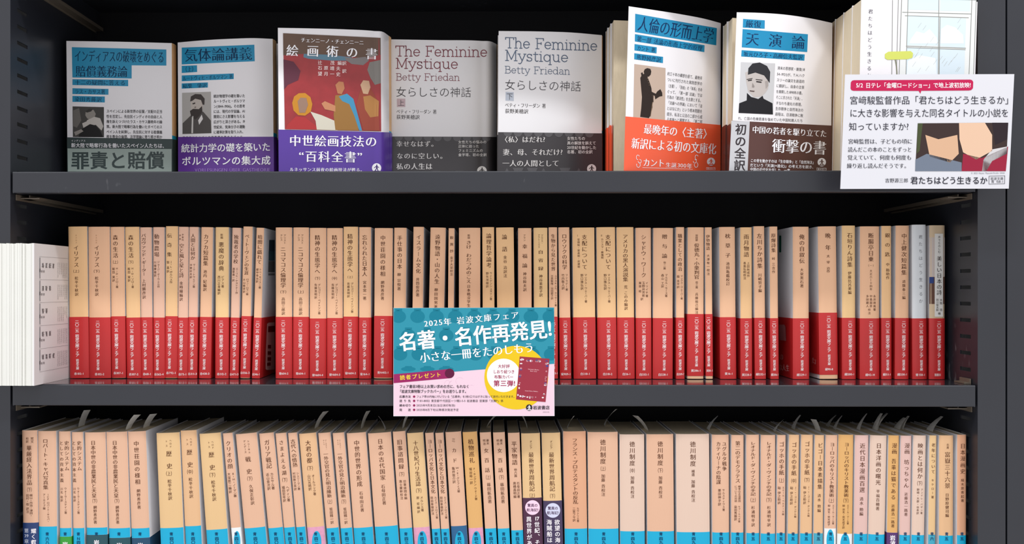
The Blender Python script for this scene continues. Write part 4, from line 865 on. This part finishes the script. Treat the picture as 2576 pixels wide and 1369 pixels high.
# 6 --------------------------------------------------------------
ORB = mat((238, 92, 56), .3, .5)
root, f, loc, ex = face_book([(1581.6, 15.8), (1647, 25.5), (1713, 36), (1779, 49), (1813, 58.3)], 1570, 1812, .1546, .0165, 'white paperback with orange-red band and standing figure silhouette, its cover swung open on top shelf', (SPO,), (293, 314.5, ORB), block=([(1543, 48.5), (1813, 58.6)], 1542, 1812), copies=2, cdx=-.0012, group=G1)
tag(ex[0], 'cream-edged copy directly behind the paperback with the standing figure silhouette'); tag(ex[1], 'rearmost copy in the stack behind the standing figure silhouette cover')
f = shift(f, 1220, 0, 3.0422); BT2 = ink(10, 44, 88); CY2 = mat((12, 136, 182), .4, .4)
m = art(root, loc, 'title_lettering')
for q in ([(1150, 105), (1775, 215), (1770, 347), (1148, 245)], [(1148, 261), (1681, 346), (1679, 399), (1147, 317)], [(1145, 337), (1315, 362), (1313, 409), (1144, 386)], [(1143, 407), (1363, 435), (1362, 483), (1142, 454)]): f.quad(m, q, CY2)
f.h(m, '人倫の形而上学', 1172, 178, 1752, 124, BT2, 'm', 278); f.h(m, '第一部 法論の形而上学的原理', 1163, 295, 1664, 46, BT2, 'm', 372); f.h(m, 'カント 著', 1163, 366, 1304, 40, BT2, 'm', 385); f.h(m, '熊野純彦訳', 1161, 436, 1348, 44, BT2, 'm', 459); done(m)
m = art(root, loc, 'blurb_lettering')
for i, (t, y) in enumerate(zip(['約三十年の構想を経て、最晩年', 'ついに刊行された実践哲学の', '〈主著〉。「自由」の「体系」をめ', 'ぐって、「第一部 法論」では', '行為の「適法性」を主題とする。', '「法論への序論」において「法', 'とはなにか」という根本問題を', '提示、私法と公法の二部から成', 'る本論へと展開する。「第二部'], [563, 608, 655, 700, 742, 785, 828, 872, 912])): f.h(m, t, 1396-i*.6, y, 1664, 30, GT, 'g', y+36-i*1.8)
done(m)
m = art(root, loc, 'cover_picture'); f.quad(m, [(1143, 490), (1382, 521), (1378, 922), (1135, 897)], ink(192, 170, 154)); s6 = 3.0422/3.1125; g = lambda q: [((1500+x/3.1125-1220)*3.0422, y*s6) for x, y in q]; dk = ink(46, 36, 32)
f.poly(m, g([(372, 560), (380, 542), (400, 533), (424, 540), (431, 560), (426, 585), (412, 600), (394, 602), (378, 590)]), dk, .0002)
f.poly(m, g([(345, 610), (358, 585), (376, 578), (400, 600), (416, 640), (432, 690), (438, 760), (440, 840), (424, 905), (412, 925), (344, 915), (352, 850), (358, 760), (350, 670)]), dk, .00022)
f.poly(m, g([(350, 572), (362, 566), (370, 590), (355, 600)]), dk, .00023); f.poly(m, g([(415, 700), (440, 722), (468, 735), (464, 752), (440, 745), (415, 730)]), dk, .00024); f.poly(m, g([(462, 778), (458, 748), (478, 716), (502, 698), (516, 726), (518, 752), (496, 756)]), dk, .00025)
f.line(m, *g([(448, 752)])[0], *g([(424, 912)])[0], 4, ink(120, 96, 74), .0003); f.line(m, *g([(442, 745)])[0], *g([(444, 800)])[0], 9, ink(60, 48, 42), .0003)
for k in range(4): f.disc(m, *g([(400+5*k, 615+17*k)])[0], 3, ink(120, 100, 80), .0003, 8)
done(m)
m = art(root, loc, 'band_lettering')
f.h(m, '最晩年の〈主著〉', 1215, 985, 1735, 84, WH, 'M', 1030, lift=.0005); f.h(m, '新訳による初の文庫化', 1120, 1095, 1772, 92, WH, 'M', 1142, lift=.0005); f.h(m, 'カント', 1208, 1243, 1376, 68, WH, 'M', 1250, lift=.0005); f.h(m, '生誕', 1382, 1262, 1468, 42, WH, 'm', 1266, lift=.0005); f.h(m, '300年', 1472, 1266, 1588, 44, WH, 'm', 1272, lift=.0005)
for xx, s_ in ((1170, 1), (1620, -1)):
    f.strokes(m, [A(xx, 1205, 12, 18, 90, 330), A(xx+14*s_, 1235, 12, 14, -90, 180), A(xx+4*s_, 1262, 14, 20, -60, 200)], WH, 4, .0005)
f.line(m, 1205, 1283, 1590, 1296, 2.5, WH, .0005); emblem(f, m, 1730, 1238, 31, ORB, WH, .0005)
f.strokes(m, [[(1695, 1282), (1762, 1284), (1762, 1300), (1695, 1298), (1695, 1282)]], WH, 2, .0005); f.h(m, '青626-4', 1699, 1290, 1758, 13, WH, 'b', lift=.0005); done(m)
# 7 --------------------------------------------------------------
BRB = mat((82, 48, 42), .3, .5); GRB = mat((190, 190, 194), .35, .45)
root, f, loc, ex = face_book([(1853.6, 31), (1900, 32), (1971, 36.5), (2045, 47.5), (2094, 58)], 1838, 2090, .1500, .0175, 'white paperback with brown band and portrait of a man in a dark cap', (SPO,), (303.5, 316, BRB), block=([(1842, 42.5), (2094, 58.4)], 1838.5, 2090), copies=1, cdx=-.0012, group=G1)
tag(ex[0], 'cream-edged copy behind the paperback with the dark cap portrait')
f = shift(f, 1820, 0, 2.7386)
m = art(root, loc, 'title_lettering')
for q in ([(135, 130), (285, 140), (284, 198), (133, 190)], [(132, 200), (582, 236), (577, 359), (126, 326)], [(125, 345), (560, 375), (557, 418), (122, 389)]): f.quad(m, q, CY2)
f.h(m, '厳復', 152, 162, 262, 54, BT2, 'm', 169)
for ch, x, y in (('天', 200, 268), ('演', 358, 280), ('論', 516, 292)): f.h(m, ch, x-48, y-3, x+48, 98, BT2, 'm', y+3)
f.h(m, '坂元ひろ子・高柳信夫監訳', 138, 370, 546, 38, BT2, 'm', 396); done(m)
m = art(root, loc, 'blurb_lettering')
for t, x, y in zip(['清末の思想家・厳復(18', '54-1921)が、T.H.ハク', 'スリーの論文を創造的', 'に翻訳し、自身の主張', 'を展開した1898年の書。', 'そこに示された「天演」、', 'すなわち進化の原理。', '生存競争と自然淘汰の', '過程は、日清戦争に敗'], [372, 368, 366, 364, 363, 362, 361, 358, 355], [468, 510, 550, 590, 630, 669, 709, 747, 785]): f.h(m, t, x, y, 562-(785-y)*-.0-(y-468)*.04, 25, GT, 'g', y+12)
f.h(m, 'れ、亡国の危機意識を強めていた中国知識人たち', 100, 814, 547, 24, GT, 'g', 832); done(m)
m = art(root, loc, 'cover_picture'); f.quad(m, [(120, 428), (356, 437), (340, 789), (105, 779)], ink(196, 196, 198))
f.poly(m, [(150, 500), (200, 480), (270, 490), (312, 540), (308, 610), (288, 640), (260, 665), (210, 670), (170, 630), (158, 570)], ink(186, 178, 174), .00018); f.poly(m, [(168, 515), (172, 470), (200, 438), (250, 430), (300, 455), (322, 495), (318, 572), (280, 520), (220, 500)], ink(44, 44, 48), .00022)
f.poly(m, [(104, 778), (108, 712), (160, 692), (162, 640), (190, 668), (240, 682), (270, 660), (276, 680), (338, 712), (341, 789)], ink(30, 30, 34), .0002)
dk = ink(54, 48, 48); f.poly(m, [(168, 552), (196, 547), (196, 556), (168, 560)], dk, .00024); f.poly(m, [(226, 558), (262, 562), (262, 572), (226, 567)], dk, .00024); f.poly(m, [(200, 570), (214, 595), (210, 604), (196, 602)], ink(140, 132, 128), .00024); f.poly(m, [(180, 622), (216, 626), (210, 634), (182, 630)], ink(90, 74, 72), .00025)
f.poly(m, [(160, 545), (200, 538), (200, 543), (160, 550)], dk, .00025); f.poly(m, [(222, 545), (268, 550), (268, 556), (222, 550)], dk, .00025); f.poly(m, [(286, 560), (306, 555), (310, 590), (292, 612)], ink(160, 152, 148), .00025); done(m)
m = art(root, loc, 'band_lettering'); f.quad(m, [(55, 832.5), (181, 836), (166, 1185), (38, 1185)], GRB, .00045, 6)
f.vt(m, '初の全訳', 122, 850, 1180, 80, ink(58, 52, 56), 'B', cx1=110, lift=.0005); f.h(m, '中国の若者を駆り立てた', 198, 892, 712, 54, WH, 'M', 922, lift=.0005); f.h(m, '衝撃の書', 334, 1003, 710, 104, WH, 'M', 1020, lift=.0005)
f.h(m, 'この世を動かすのは「生存競争」と「自然淘汰」', 186, 1106, 634, 25, WH, 'b', 1120, lift=.0005); f.h(m, 'だという「天演(=進化)」の考え方を説き、', 183, 1137, 634, 25, WH, 'b', 1152, lift=.0005); f.h(m, '中国の近代化を促した、一書。', 183, 1166, 480, 25, WH, 'b', 1176, lift=.0005); emblem(f, m, 677, 1118, 29, BRB, WH, .0005)
f.strokes(m, [[(643, 1157), (708, 1159), (708, 1175), (643, 1173), (643, 1157)]], WH, 2, .0005); f.h(m, '青N132-1', 647, 1166, 704, 12, WH, 'b', lift=.0005); done(m)
# 8 --------------------------------------------------------------
root, f, loc, ex = face_book([(2166.8, -3.5), (2300, -1), (2459, 4.5)], 2158, 2446, .1546, .0245, 'white paperback with pale window drawing, half hidden by the white notice card', (SPINE['l'],), None, copies=3, cdx=.0, group=G1)
for e, t in zip(ex, ('cream-edged paperback directly behind the pale window drawing cover', 'third paperback back in the stack behind the window drawing cover', 'rearmost paperback of the stack behind the window drawing cover')): tag(e, t)
f = shift(f, 1820, 0, 2.7386)
m = art(root, loc, 'cover_picture'); PB = ink(212, 226, 234); LN = ink(140, 142, 138); LG = ink(190, 192, 188); TN = ink(222, 222, 214)
f.quad(m, [(1228, -6), (1742, 2), (1722, 640), (1205, 640)], ink(228, 230, 228), .0001); f.quad(m, [(1272, -6), (1486, -2), (1484, 72), (1272, 66)], PB, .00014); f.quad(m, [(1494, -2), (1700, 2), (1698, 78), (1492, 74)], PB, .00014)
f.quad(m, [(1270, 110), (1482, 118), (1478, 316), (1262, 312)], PB, .00014); f.quad(m, [(1490, 120), (1672, 128), (1664, 330), (1486, 318)], PB, .00014); f.quad(m, [(1262, 330), (1478, 336), (1474, 560), (1256, 560)], PB, .00014); f.quad(m, [(1486, 338), (1664, 346), (1658, 560), (1484, 560)], PB, .00014)
for q in ([(1290, 270), (1330, 215), (1380, 230), (1420, 200), (1470, 260), (1475, 300), (1280, 300)], [(1500, 200), (1540, 170), (1600, 190), (1650, 240), (1655, 300), (1495, 300)], [(1270, 420), (1350, 380), (1460, 400), (1470, 520), (1262, 520)]): f.poly(m, q, ink(232, 238, 242), .00018)
for a in ((1228, -6, 1210, 520), (1272, -6, 1256, 560), (1205, -6, 1192, 520), (1712, 0, 1690, 560), (1742, 0, 1722, 560), (1232, 84, 1706, 96), (1250, 108, 1690, 122), (1484, 0, 1480, 560), (1492, 118, 1486, 560), (1258, 318, 1670, 332), (1262, 328, 1668, 342), (1165, 0, 1160, 520)): f.line(m, *a, 4, LN, .00022)
for k in range(26):
    r = random.Random(k); x = r.uniform(1275, 1650); y = r.uniform(120, 480); f.line(m, x, y, x-24, y+34, 2, LG, .0002)
f.poly(m, [(1112, 400), (1112, 372), (1136, 356), (1290, 352), (1306, 366), (1302, 398), (1270, 408), (1130, 412)], ink(206, 212, 104), .00024); f.strokes(m, [[(1184, 412), (1192, 455), (1196, 516)]], ink(130, 130, 110), 8, .00024); done(m)
m = art(root, loc, 'title_lettering')
f.vt(m, '君たちはどう生きるか', 1014, 54, 544, 34, ink(92, 92, 98), 'm', cx1=1002); done(m)
# ------------------------------------------------------------------ notice cards
def card(cpx, ytop, ybot, label, name='notice_card'):
    """stiff card: corners as seen (TL TR BR BL), its plane leans from ytop (top edge) to ybot"""
    cpx = np.array(cpx, float); yt, yb = cpx[:2, 1].mean(), cpx[2:, 1].mean()
    # plane through two level lines; y of a point depends on its height
    zt = on_y(cpx[0, 0], yt, ytop)[2]; zb = on_y(cpx[3, 0], yb, ybot)[2]; k = (ytop-ybot)/(zt-zb)
    def fn(px, py, lift):
        d = rays(px, py)      # y = ybot + k (z - zb)
        t = (ybot-CAM[1]+k*(CAM[2]-zb))/(d[..., 1]-k*d[..., 2])
        P = CAM+d*t[..., None]; P = P-np.array([0, lift, 0]); return P
    P = fn(cpx[:, 0], cpx[:, 1], 0.0); loc = P[2:].mean(0)
    root = empty(name, loc, label, 'card')
    mb = MB(); Q = P+[0, .0006, 0]
    mb.add(np.concatenate([P, Q]), [[3, 2, 1, 0], [4, 5, 6, 7], [0, 1, 5, 4], [1, 2, 6, 5], [2, 3, 7, 6], [3, 0, 4, 7]], mat((216, 216, 222), .3, .45)); mb.build('card_sheet', root, loc=loc)
    return root, Face(fn), loc
root, f, loc = card([(989.7, 774.9), (1394, 773.6), (1395, 1047), (989.7, 1047.5)], -.0045, -.0035, 'teal and pink fair notice card hanging over the middle shelf edge')
f = shift(f, 970, 760, 4.5636)
TEAL = mat((26, 138, 160), .3, .45); TEAL2 = ink(18, 120, 142); PK = ink(230, 200, 214); MG = ink(150, 34, 92); MGD = ink(92, 20, 58); YL = ink(226, 190, 30); CW = ink(246, 244, 246); TX = ink(48, 42, 50)
m = art(root, loc, 'card_print')
f.rect(m, 92, 70, 1936, 1306, PK, .00005, 2)
f.poly(m, [(92, 70), (1935, 63), (1937, 710), (1400, 752), (800, 800), (92, 828)], TEAL, .0001)
def clipc(cx, cy, r, nsq=.86):
    return [(min(1934, max(94, cx+r*math.cos(2*math.pi*i/26))), cy+r*nsq*math.sin(2*math.pi*i/26)) for i in range(26)]
for row_y, x0 in ((168, 150), (385, 45), (600, 165), (770, 45)):
    x = x0
    while x < 1960:
        if 70 < x < 1950 and not (row_y > 700 and x > 900):
            f.poly(m, clipc(x, row_y, 84, .86 if row_y < 700 else .3), TEAL2, .00014); f.rect(m, max(94, x-40), row_y-(92 if row_y < 700 else 34), min(1934, x+40), row_y-(66 if row_y < 700 else 24), TEAL2, .00014, 1)
        x += 217
for k in range(9):
    r = random.Random(k+40); f.strokes(m, [A(r.uniform(500, 1050), r.uniform(900, 1220), r.uniform(30, 90), r.uniform(30, 80), r.uniform(0, 180), r.uniform(200, 380))], ink(232, 196, 214), 4, .0001)
f.poly(m, [(92, 830), (400, 803), (735, 768), (740, 875), (400, 905), (92, 932)], MG, .00016); f.disc(m, 735, 820, 55, MGD, .00018)
f.disc(m, 1500, 868, 366, YL, .00018, 48); f.disc(m, 1355, 842, 192, CW, .00022, 40)
f.h(m, '2025年 岩波文庫フェア', 438, 252, 1535, 92, CW, 'M', 146, lift=.0003)
f.h(m, '名著・名作再発見!', 150, 462, 1912, 228, CW, 'B', 302, lift=.0003)
f.h(m, '小さな一冊をたのしもう', 392, 642, 1705, 124, CW, 'M', 518, lift=.0003)
f.h(m, '読者プレゼント', 158, 870, 642, 60, ink(248, 214, 60), 'b', 832, lift=.0003)
for t, a, y, b, s_ in (('大好評', 1288, 738, 1427, 46), ('しおり紐つき', 1233, 800, 1482, 46), ('布製カバー', 1246, 860, 1468, 46)): f.h(m, t, a, y, b, s_, ink(156, 30, 74), 'b', lift=.0003)
f.h(m, '第三弾!', 1236, 934, 1490, 74, ink(156, 30, 74), 'B', lift=.0003)
f.poly(m, [(1540, 625), (1882, 652), (1836, 1148), (1498, 1118)], ink(152, 50, 66), .0003)
for k in range(46):
    r = random.Random(k+9); u, v = (r.choice((.07, .93)), r.uniform(.06, .95)) if k % 2 else (r.uniform(.06, .94), r.choice((.07, .92)))
    x = 1540+342*u-44*v; y = 625+27*u+495*v; f.disc(m, x+r.uniform(-8, 8), y+r.uniform(-8, 8), r.uniform(7, 17), ink(*r.choice(((226, 214, 222), (70, 72, 140), (190, 130, 140), (232, 226, 226)))), .00034, 7, ry=r.uniform(6, 14))
f.h(m, 'Iwanami Bunko', 1636, 770, 1762, 17, ink(236, 190, 196), 'b', 780, lift=.00036); f.h(m, 'Book Cover', 1660, 792, 1740, 15, ink(236, 190, 196), 'b', 798, lift=.00036); f.h(m, 'Iwanami Shoten, Publishers', 1600, 1018, 1750, 15, ink(236, 190, 196), 'b', 1028, lift=.00036)
f.h(m, 'フェア書目3冊以上お買い求めの方に、もれなく', 158, 970, 962, 42, TX, 'b', lift=.0003); f.h(m, '「岩波文庫特製ブックカバー」をお送りします。', 145, 1026, 945, 42, TX, 'b', lift=.0003)
for t, h_, y, b, x1_ in (('フェア帯の内袖に付いている「応募券」を3枚1口ではがきに貼って送付いただきます。', '応募方法', 1086, 1496, 290), ('〒101-8002 東京都千代田区一ツ橋2-5-5 岩波書店 営業部「文庫P」係', '送 り 先', 1135, 1352, 290), ('2025年9月末日(当日消印有効)', '締め切り', 1187, 800, 294), ('2025年8月下旬以降順次発送予定', '発　　送', 1238, 840, 290)):
    f.h(m, h_, 158, y, x1_, 32, TX, 'b', lift=.0003); f.disc(m, 328, y, 13, ink(140, 30, 80), .0003, 16); f.h(m, t, 354, y, b, 32, TX, 'g', lift=.0003)
emblem(f, m, 1648, 1212, 37, CW, TX, .0003); f.h(m, '岩波書店', 1692, 1212, 1884, 48, TX, 'b', lift=.0003); f.h(m, '2025.05', 1805, 1264, 1880, 17, TX, 'g', lift=.0003)
done(m)
root, f, loc = card([(2126, 187.5), (2551.6, 186.5), (2537.7, 474.6), (2114, 475.5)], -.0420, -.0330, 'white notice card with pink headline pill and boxed picture, covering the window drawing paperback')
f = shift(f, 1820, 0, 2.7386); TX = ink(44, 44, 56)
m = art(root, loc, 'card_print')
PKM = ink(190, 30, 80)
f.poly(m, [(900, 553), (1700, 549), (1712, 553), (1720, 565), (1718, 608), (1706, 621), (1690, 624), (1362, 626), (1356, 646), (1344, 627), (896, 626), (882, 622), (875, 610), (877, 568), (886, 556)], PKM, .0002)
f.h(m, '5/2 日テレ「金曜ロードショー」で地上波初放映!', 912, 589, 1704, 40, CW, 'b', 587, lift=.0003)
f.h(m, '宮﨑駿監督作品「君たちはどう生きるか」', 868, 692, 1998, 62, TX, 'g', 690, lift=.0003); f.h(m, 'に大きな影響を与えた同名タイトルの小説を', 868, 780, 1966, 62, TX, 'g', 779, lift=.0003); f.h(m, '知っていますか?', 862, 873, 1278, 60, TX, 'g', lift=.0003)
for t, x, y, b in (('宮﨑監督は、子どもの頃に', 858, 975, 1302), ('読んだこの本のことをずっと', 856, 1031, 1298), ('覚えていて、何度も何度も', 853, 1086, 1296), ('繰り返し読んだそうです。', 849, 1143, 1280)): f.h(m, t, x, y, b, 38, TX, 'm', lift=.0003)
f.h(m, '吉野源三郎', 1112, 1244, 1272, 32, TX, 'g', lift=.0003); f.h(m, '君たちはどう生きるか', 1287, 1244, 1818, 56, TX, 'b', lift=.0003)
f.strokes(m, [[(1829, 1214), (1937, 1211), (1936, 1266), (1828, 1269), (1829, 1214)]], TX, 2.5, .0003); f.h(m, '岩波文庫', 1838, 1231, 1928, 22, TX, 'g', lift=.0003); f.h(m, '青 158-1', 1842, 1252, 1926, 22, TX, 'g', lift=.0003)
f.h(m, '© 2023 Hayao Miyazaki/Studio Ghibli', 1705, 1194, 1937, 15, ink(120, 120, 128), 'g', 1192, lift=.0003); done(m)
m = art(root, loc, 'card_picture')      # plain blocks of colour in place of the printed film still
f.quad(m, [(1338, 850), (1961, 846), (1944, 1180), (1320, 1180)], ink(60, 46, 44), .0002, 2)
for q, c in (([(1338, 850), (1372, 850), (1350, 1040), (1330, 1060)], (70, 78, 50)), ([(1390, 930), (1480, 960), (1610, 930), (1620, 1060), (1560, 1120), (1420, 1080)], (212, 172, 140)), ([(1622, 848), (1800, 846), (1850, 930), (1850, 1040), (1740, 1100), (1650, 1050), (1625, 960)], (224, 188, 160)),
             ([(1850, 846), (1961, 846), (1955, 960), (1870, 1000)], (44, 34, 40)), ([(1322, 1100), (1400, 1060), (1520, 1090), (1640, 1120), (1640, 1180), (1320, 1180)], (112, 122, 138)), ([(1650, 1060), (1780, 1090), (1960, 1010), (1944, 1180), (1640, 1180)], (150, 34, 60)), ([(1790, 1100), (1850, 1030), (1954, 1010), (1952, 1060), (1850, 1110), (1810, 1180), (1780, 1180)], (206, 204, 206))): f.poly(m, q, ink(*c), .00026)
done(m)

# ------------------------------------------------------------------ white catalogue pushed out at the left end of the middle shelf
Yf = -0.019; xr0 = float(on_y(86, 725, Yf)[0]); xr1 = float(on_y(172, 725, .062)[0]); zt_ = float(on_y(86, 612.5, Yf)[2]); zb_ = DECK_MID+.0001
root = empty('catalogue', ((xr0+xr1)/2-.012, .03, zb_), 'thick white catalogue with fore edge out, pushed against upright at left end of middle shelf', 'book'); loc = np.array(root.location)
slope = (xr1-xr0)/(.062-Yf); Yk = .105
xl0, xl1 = xr0-.0385, XL+.0006; NB_ = 26
CW2 = mat((226, 226, 220), .6, .3, noise=.03, nscale=40); r = random.Random(3)
for k in range(NB_):
    a, b = k/NB_, (k+1)/NB_
    def X(t, y): 
        q = max(0.0, (y-Yf)/(Yk-Yf)); xl = xl0+(xl1-xl0)*min(1, (y-Yf)/(-.0015-Yf)); xr = xr0+slope*(y-Yf); return xl+(xr-xl)*t
    mb = MB(); dy = r.uniform(-.0008, .0009)+(-.0006 if k == NB_-1 else 0); dz = r.uniform(-.0005, .0003); ys = [Yf+dy+.0004, Yf+.008, -.0015, .03, .06, Yk]; V = []
    for y in ys:
        g_ = .00010 if y < Yf+.02 else 0
        V += [(X(a, y)+g_, y, zb_), (X(b, y)-g_, y, zb_), (X(b, y)-g_, y, zt_+dz), (X(a, y)+g_, y, zt_+dz)]
    fs = [[0, 1, 2, 3], [20, 23, 22, 21]]
    for i in range(5):
        for j in range(4): fs.append([4*i+j, 4*i+4+j, 4*i+4+(j+1) % 4, 4*i+(j+1) % 4])
    mb.add(V, fs, CW2 if k < NB_-1 else mat((224, 222, 222), .5, .3)); mb.build('page_bundle', root, loc=loc)
def pagefn(px, py, lift):       # the last page: upright plane x = xr0 + slope (y - Yf)
    d = rays(px, py); t = (xr0+.0001+lift+slope*(CAM[1]-Yf)-CAM[0])/(d[..., 0]-slope*d[..., 1]); return CAM+d*t[..., None]
f = shift(Face(pagefn), 0, 600, 3.4225)
m = art(root, loc, 'page_print'); LNK = ink(132, 130, 134); TK = ink(84, 80, 84)
vy = (725-600)*3.4225; vx = VPX*3.4225
def pt(x, y0): return (x, y0+(vy-y0)*(x-345)/(vx-345))        # follows the page towards its gutter
ys = [157, 356, 553, 753, 952, 1150]
for y in ys: f.line(m, *pt(340, y), *pt(588, y), 1.8, LNK, .0001)
for j in range(5):
    y0 = ys[j]+8; f.line(m, 345, y0, 345, ys[j+1]-12, 7, ink(150, 148, 152), .0001); f.line(m, 345, y0+95, 345, y0+125, 8, TK, .00014)
    rr = random.Random(j+5); nchar = (4, 3, 2, 3, 4)[j]
    for i in range(nchar):
        x = 356+ (i+.5)*(120/4); y = pt(x, y0+66)[1]
        for s_ in range(7):
            yy = y-18+s_*6+rr.uniform(-1, 1); f.line(m, x-11+rr.uniform(0, 6), yy, x+11-rr.uniform(0, 6), yy-1, 2.6, TK, .0001)
        f.line(m, x+rr.uniform(-5, 5), y-18, x+rr.uniform(-5, 5), y+20, 3, TK, .0001)
    for i in range(2):
        x = 360+i*18; y = pt(x, y0+118)[1]
        for s_ in range(4): f.line(m, x-6, y-7+s_*5, x+7, y-8+s_*5, 2.2, TK, .0001)
    for i in range(6):
        x = 500+i*15; L = rr.choice((5, 5, 4, 5, 3)) if i else 5
        for s_ in range(L*3): 
            y = pt(x, y0+38+s_*9)[1]; f.line(m, x-5+rr.uniform(0, 3), y, x+5-rr.uniform(0, 3), y-1, 2.4, LNK, .0001)
done(m)
# tidy: font probe is no part of the room
bpy.data.objects.remove(_fo, do_unlink=True); bpy.data.curves.remove(_fc)
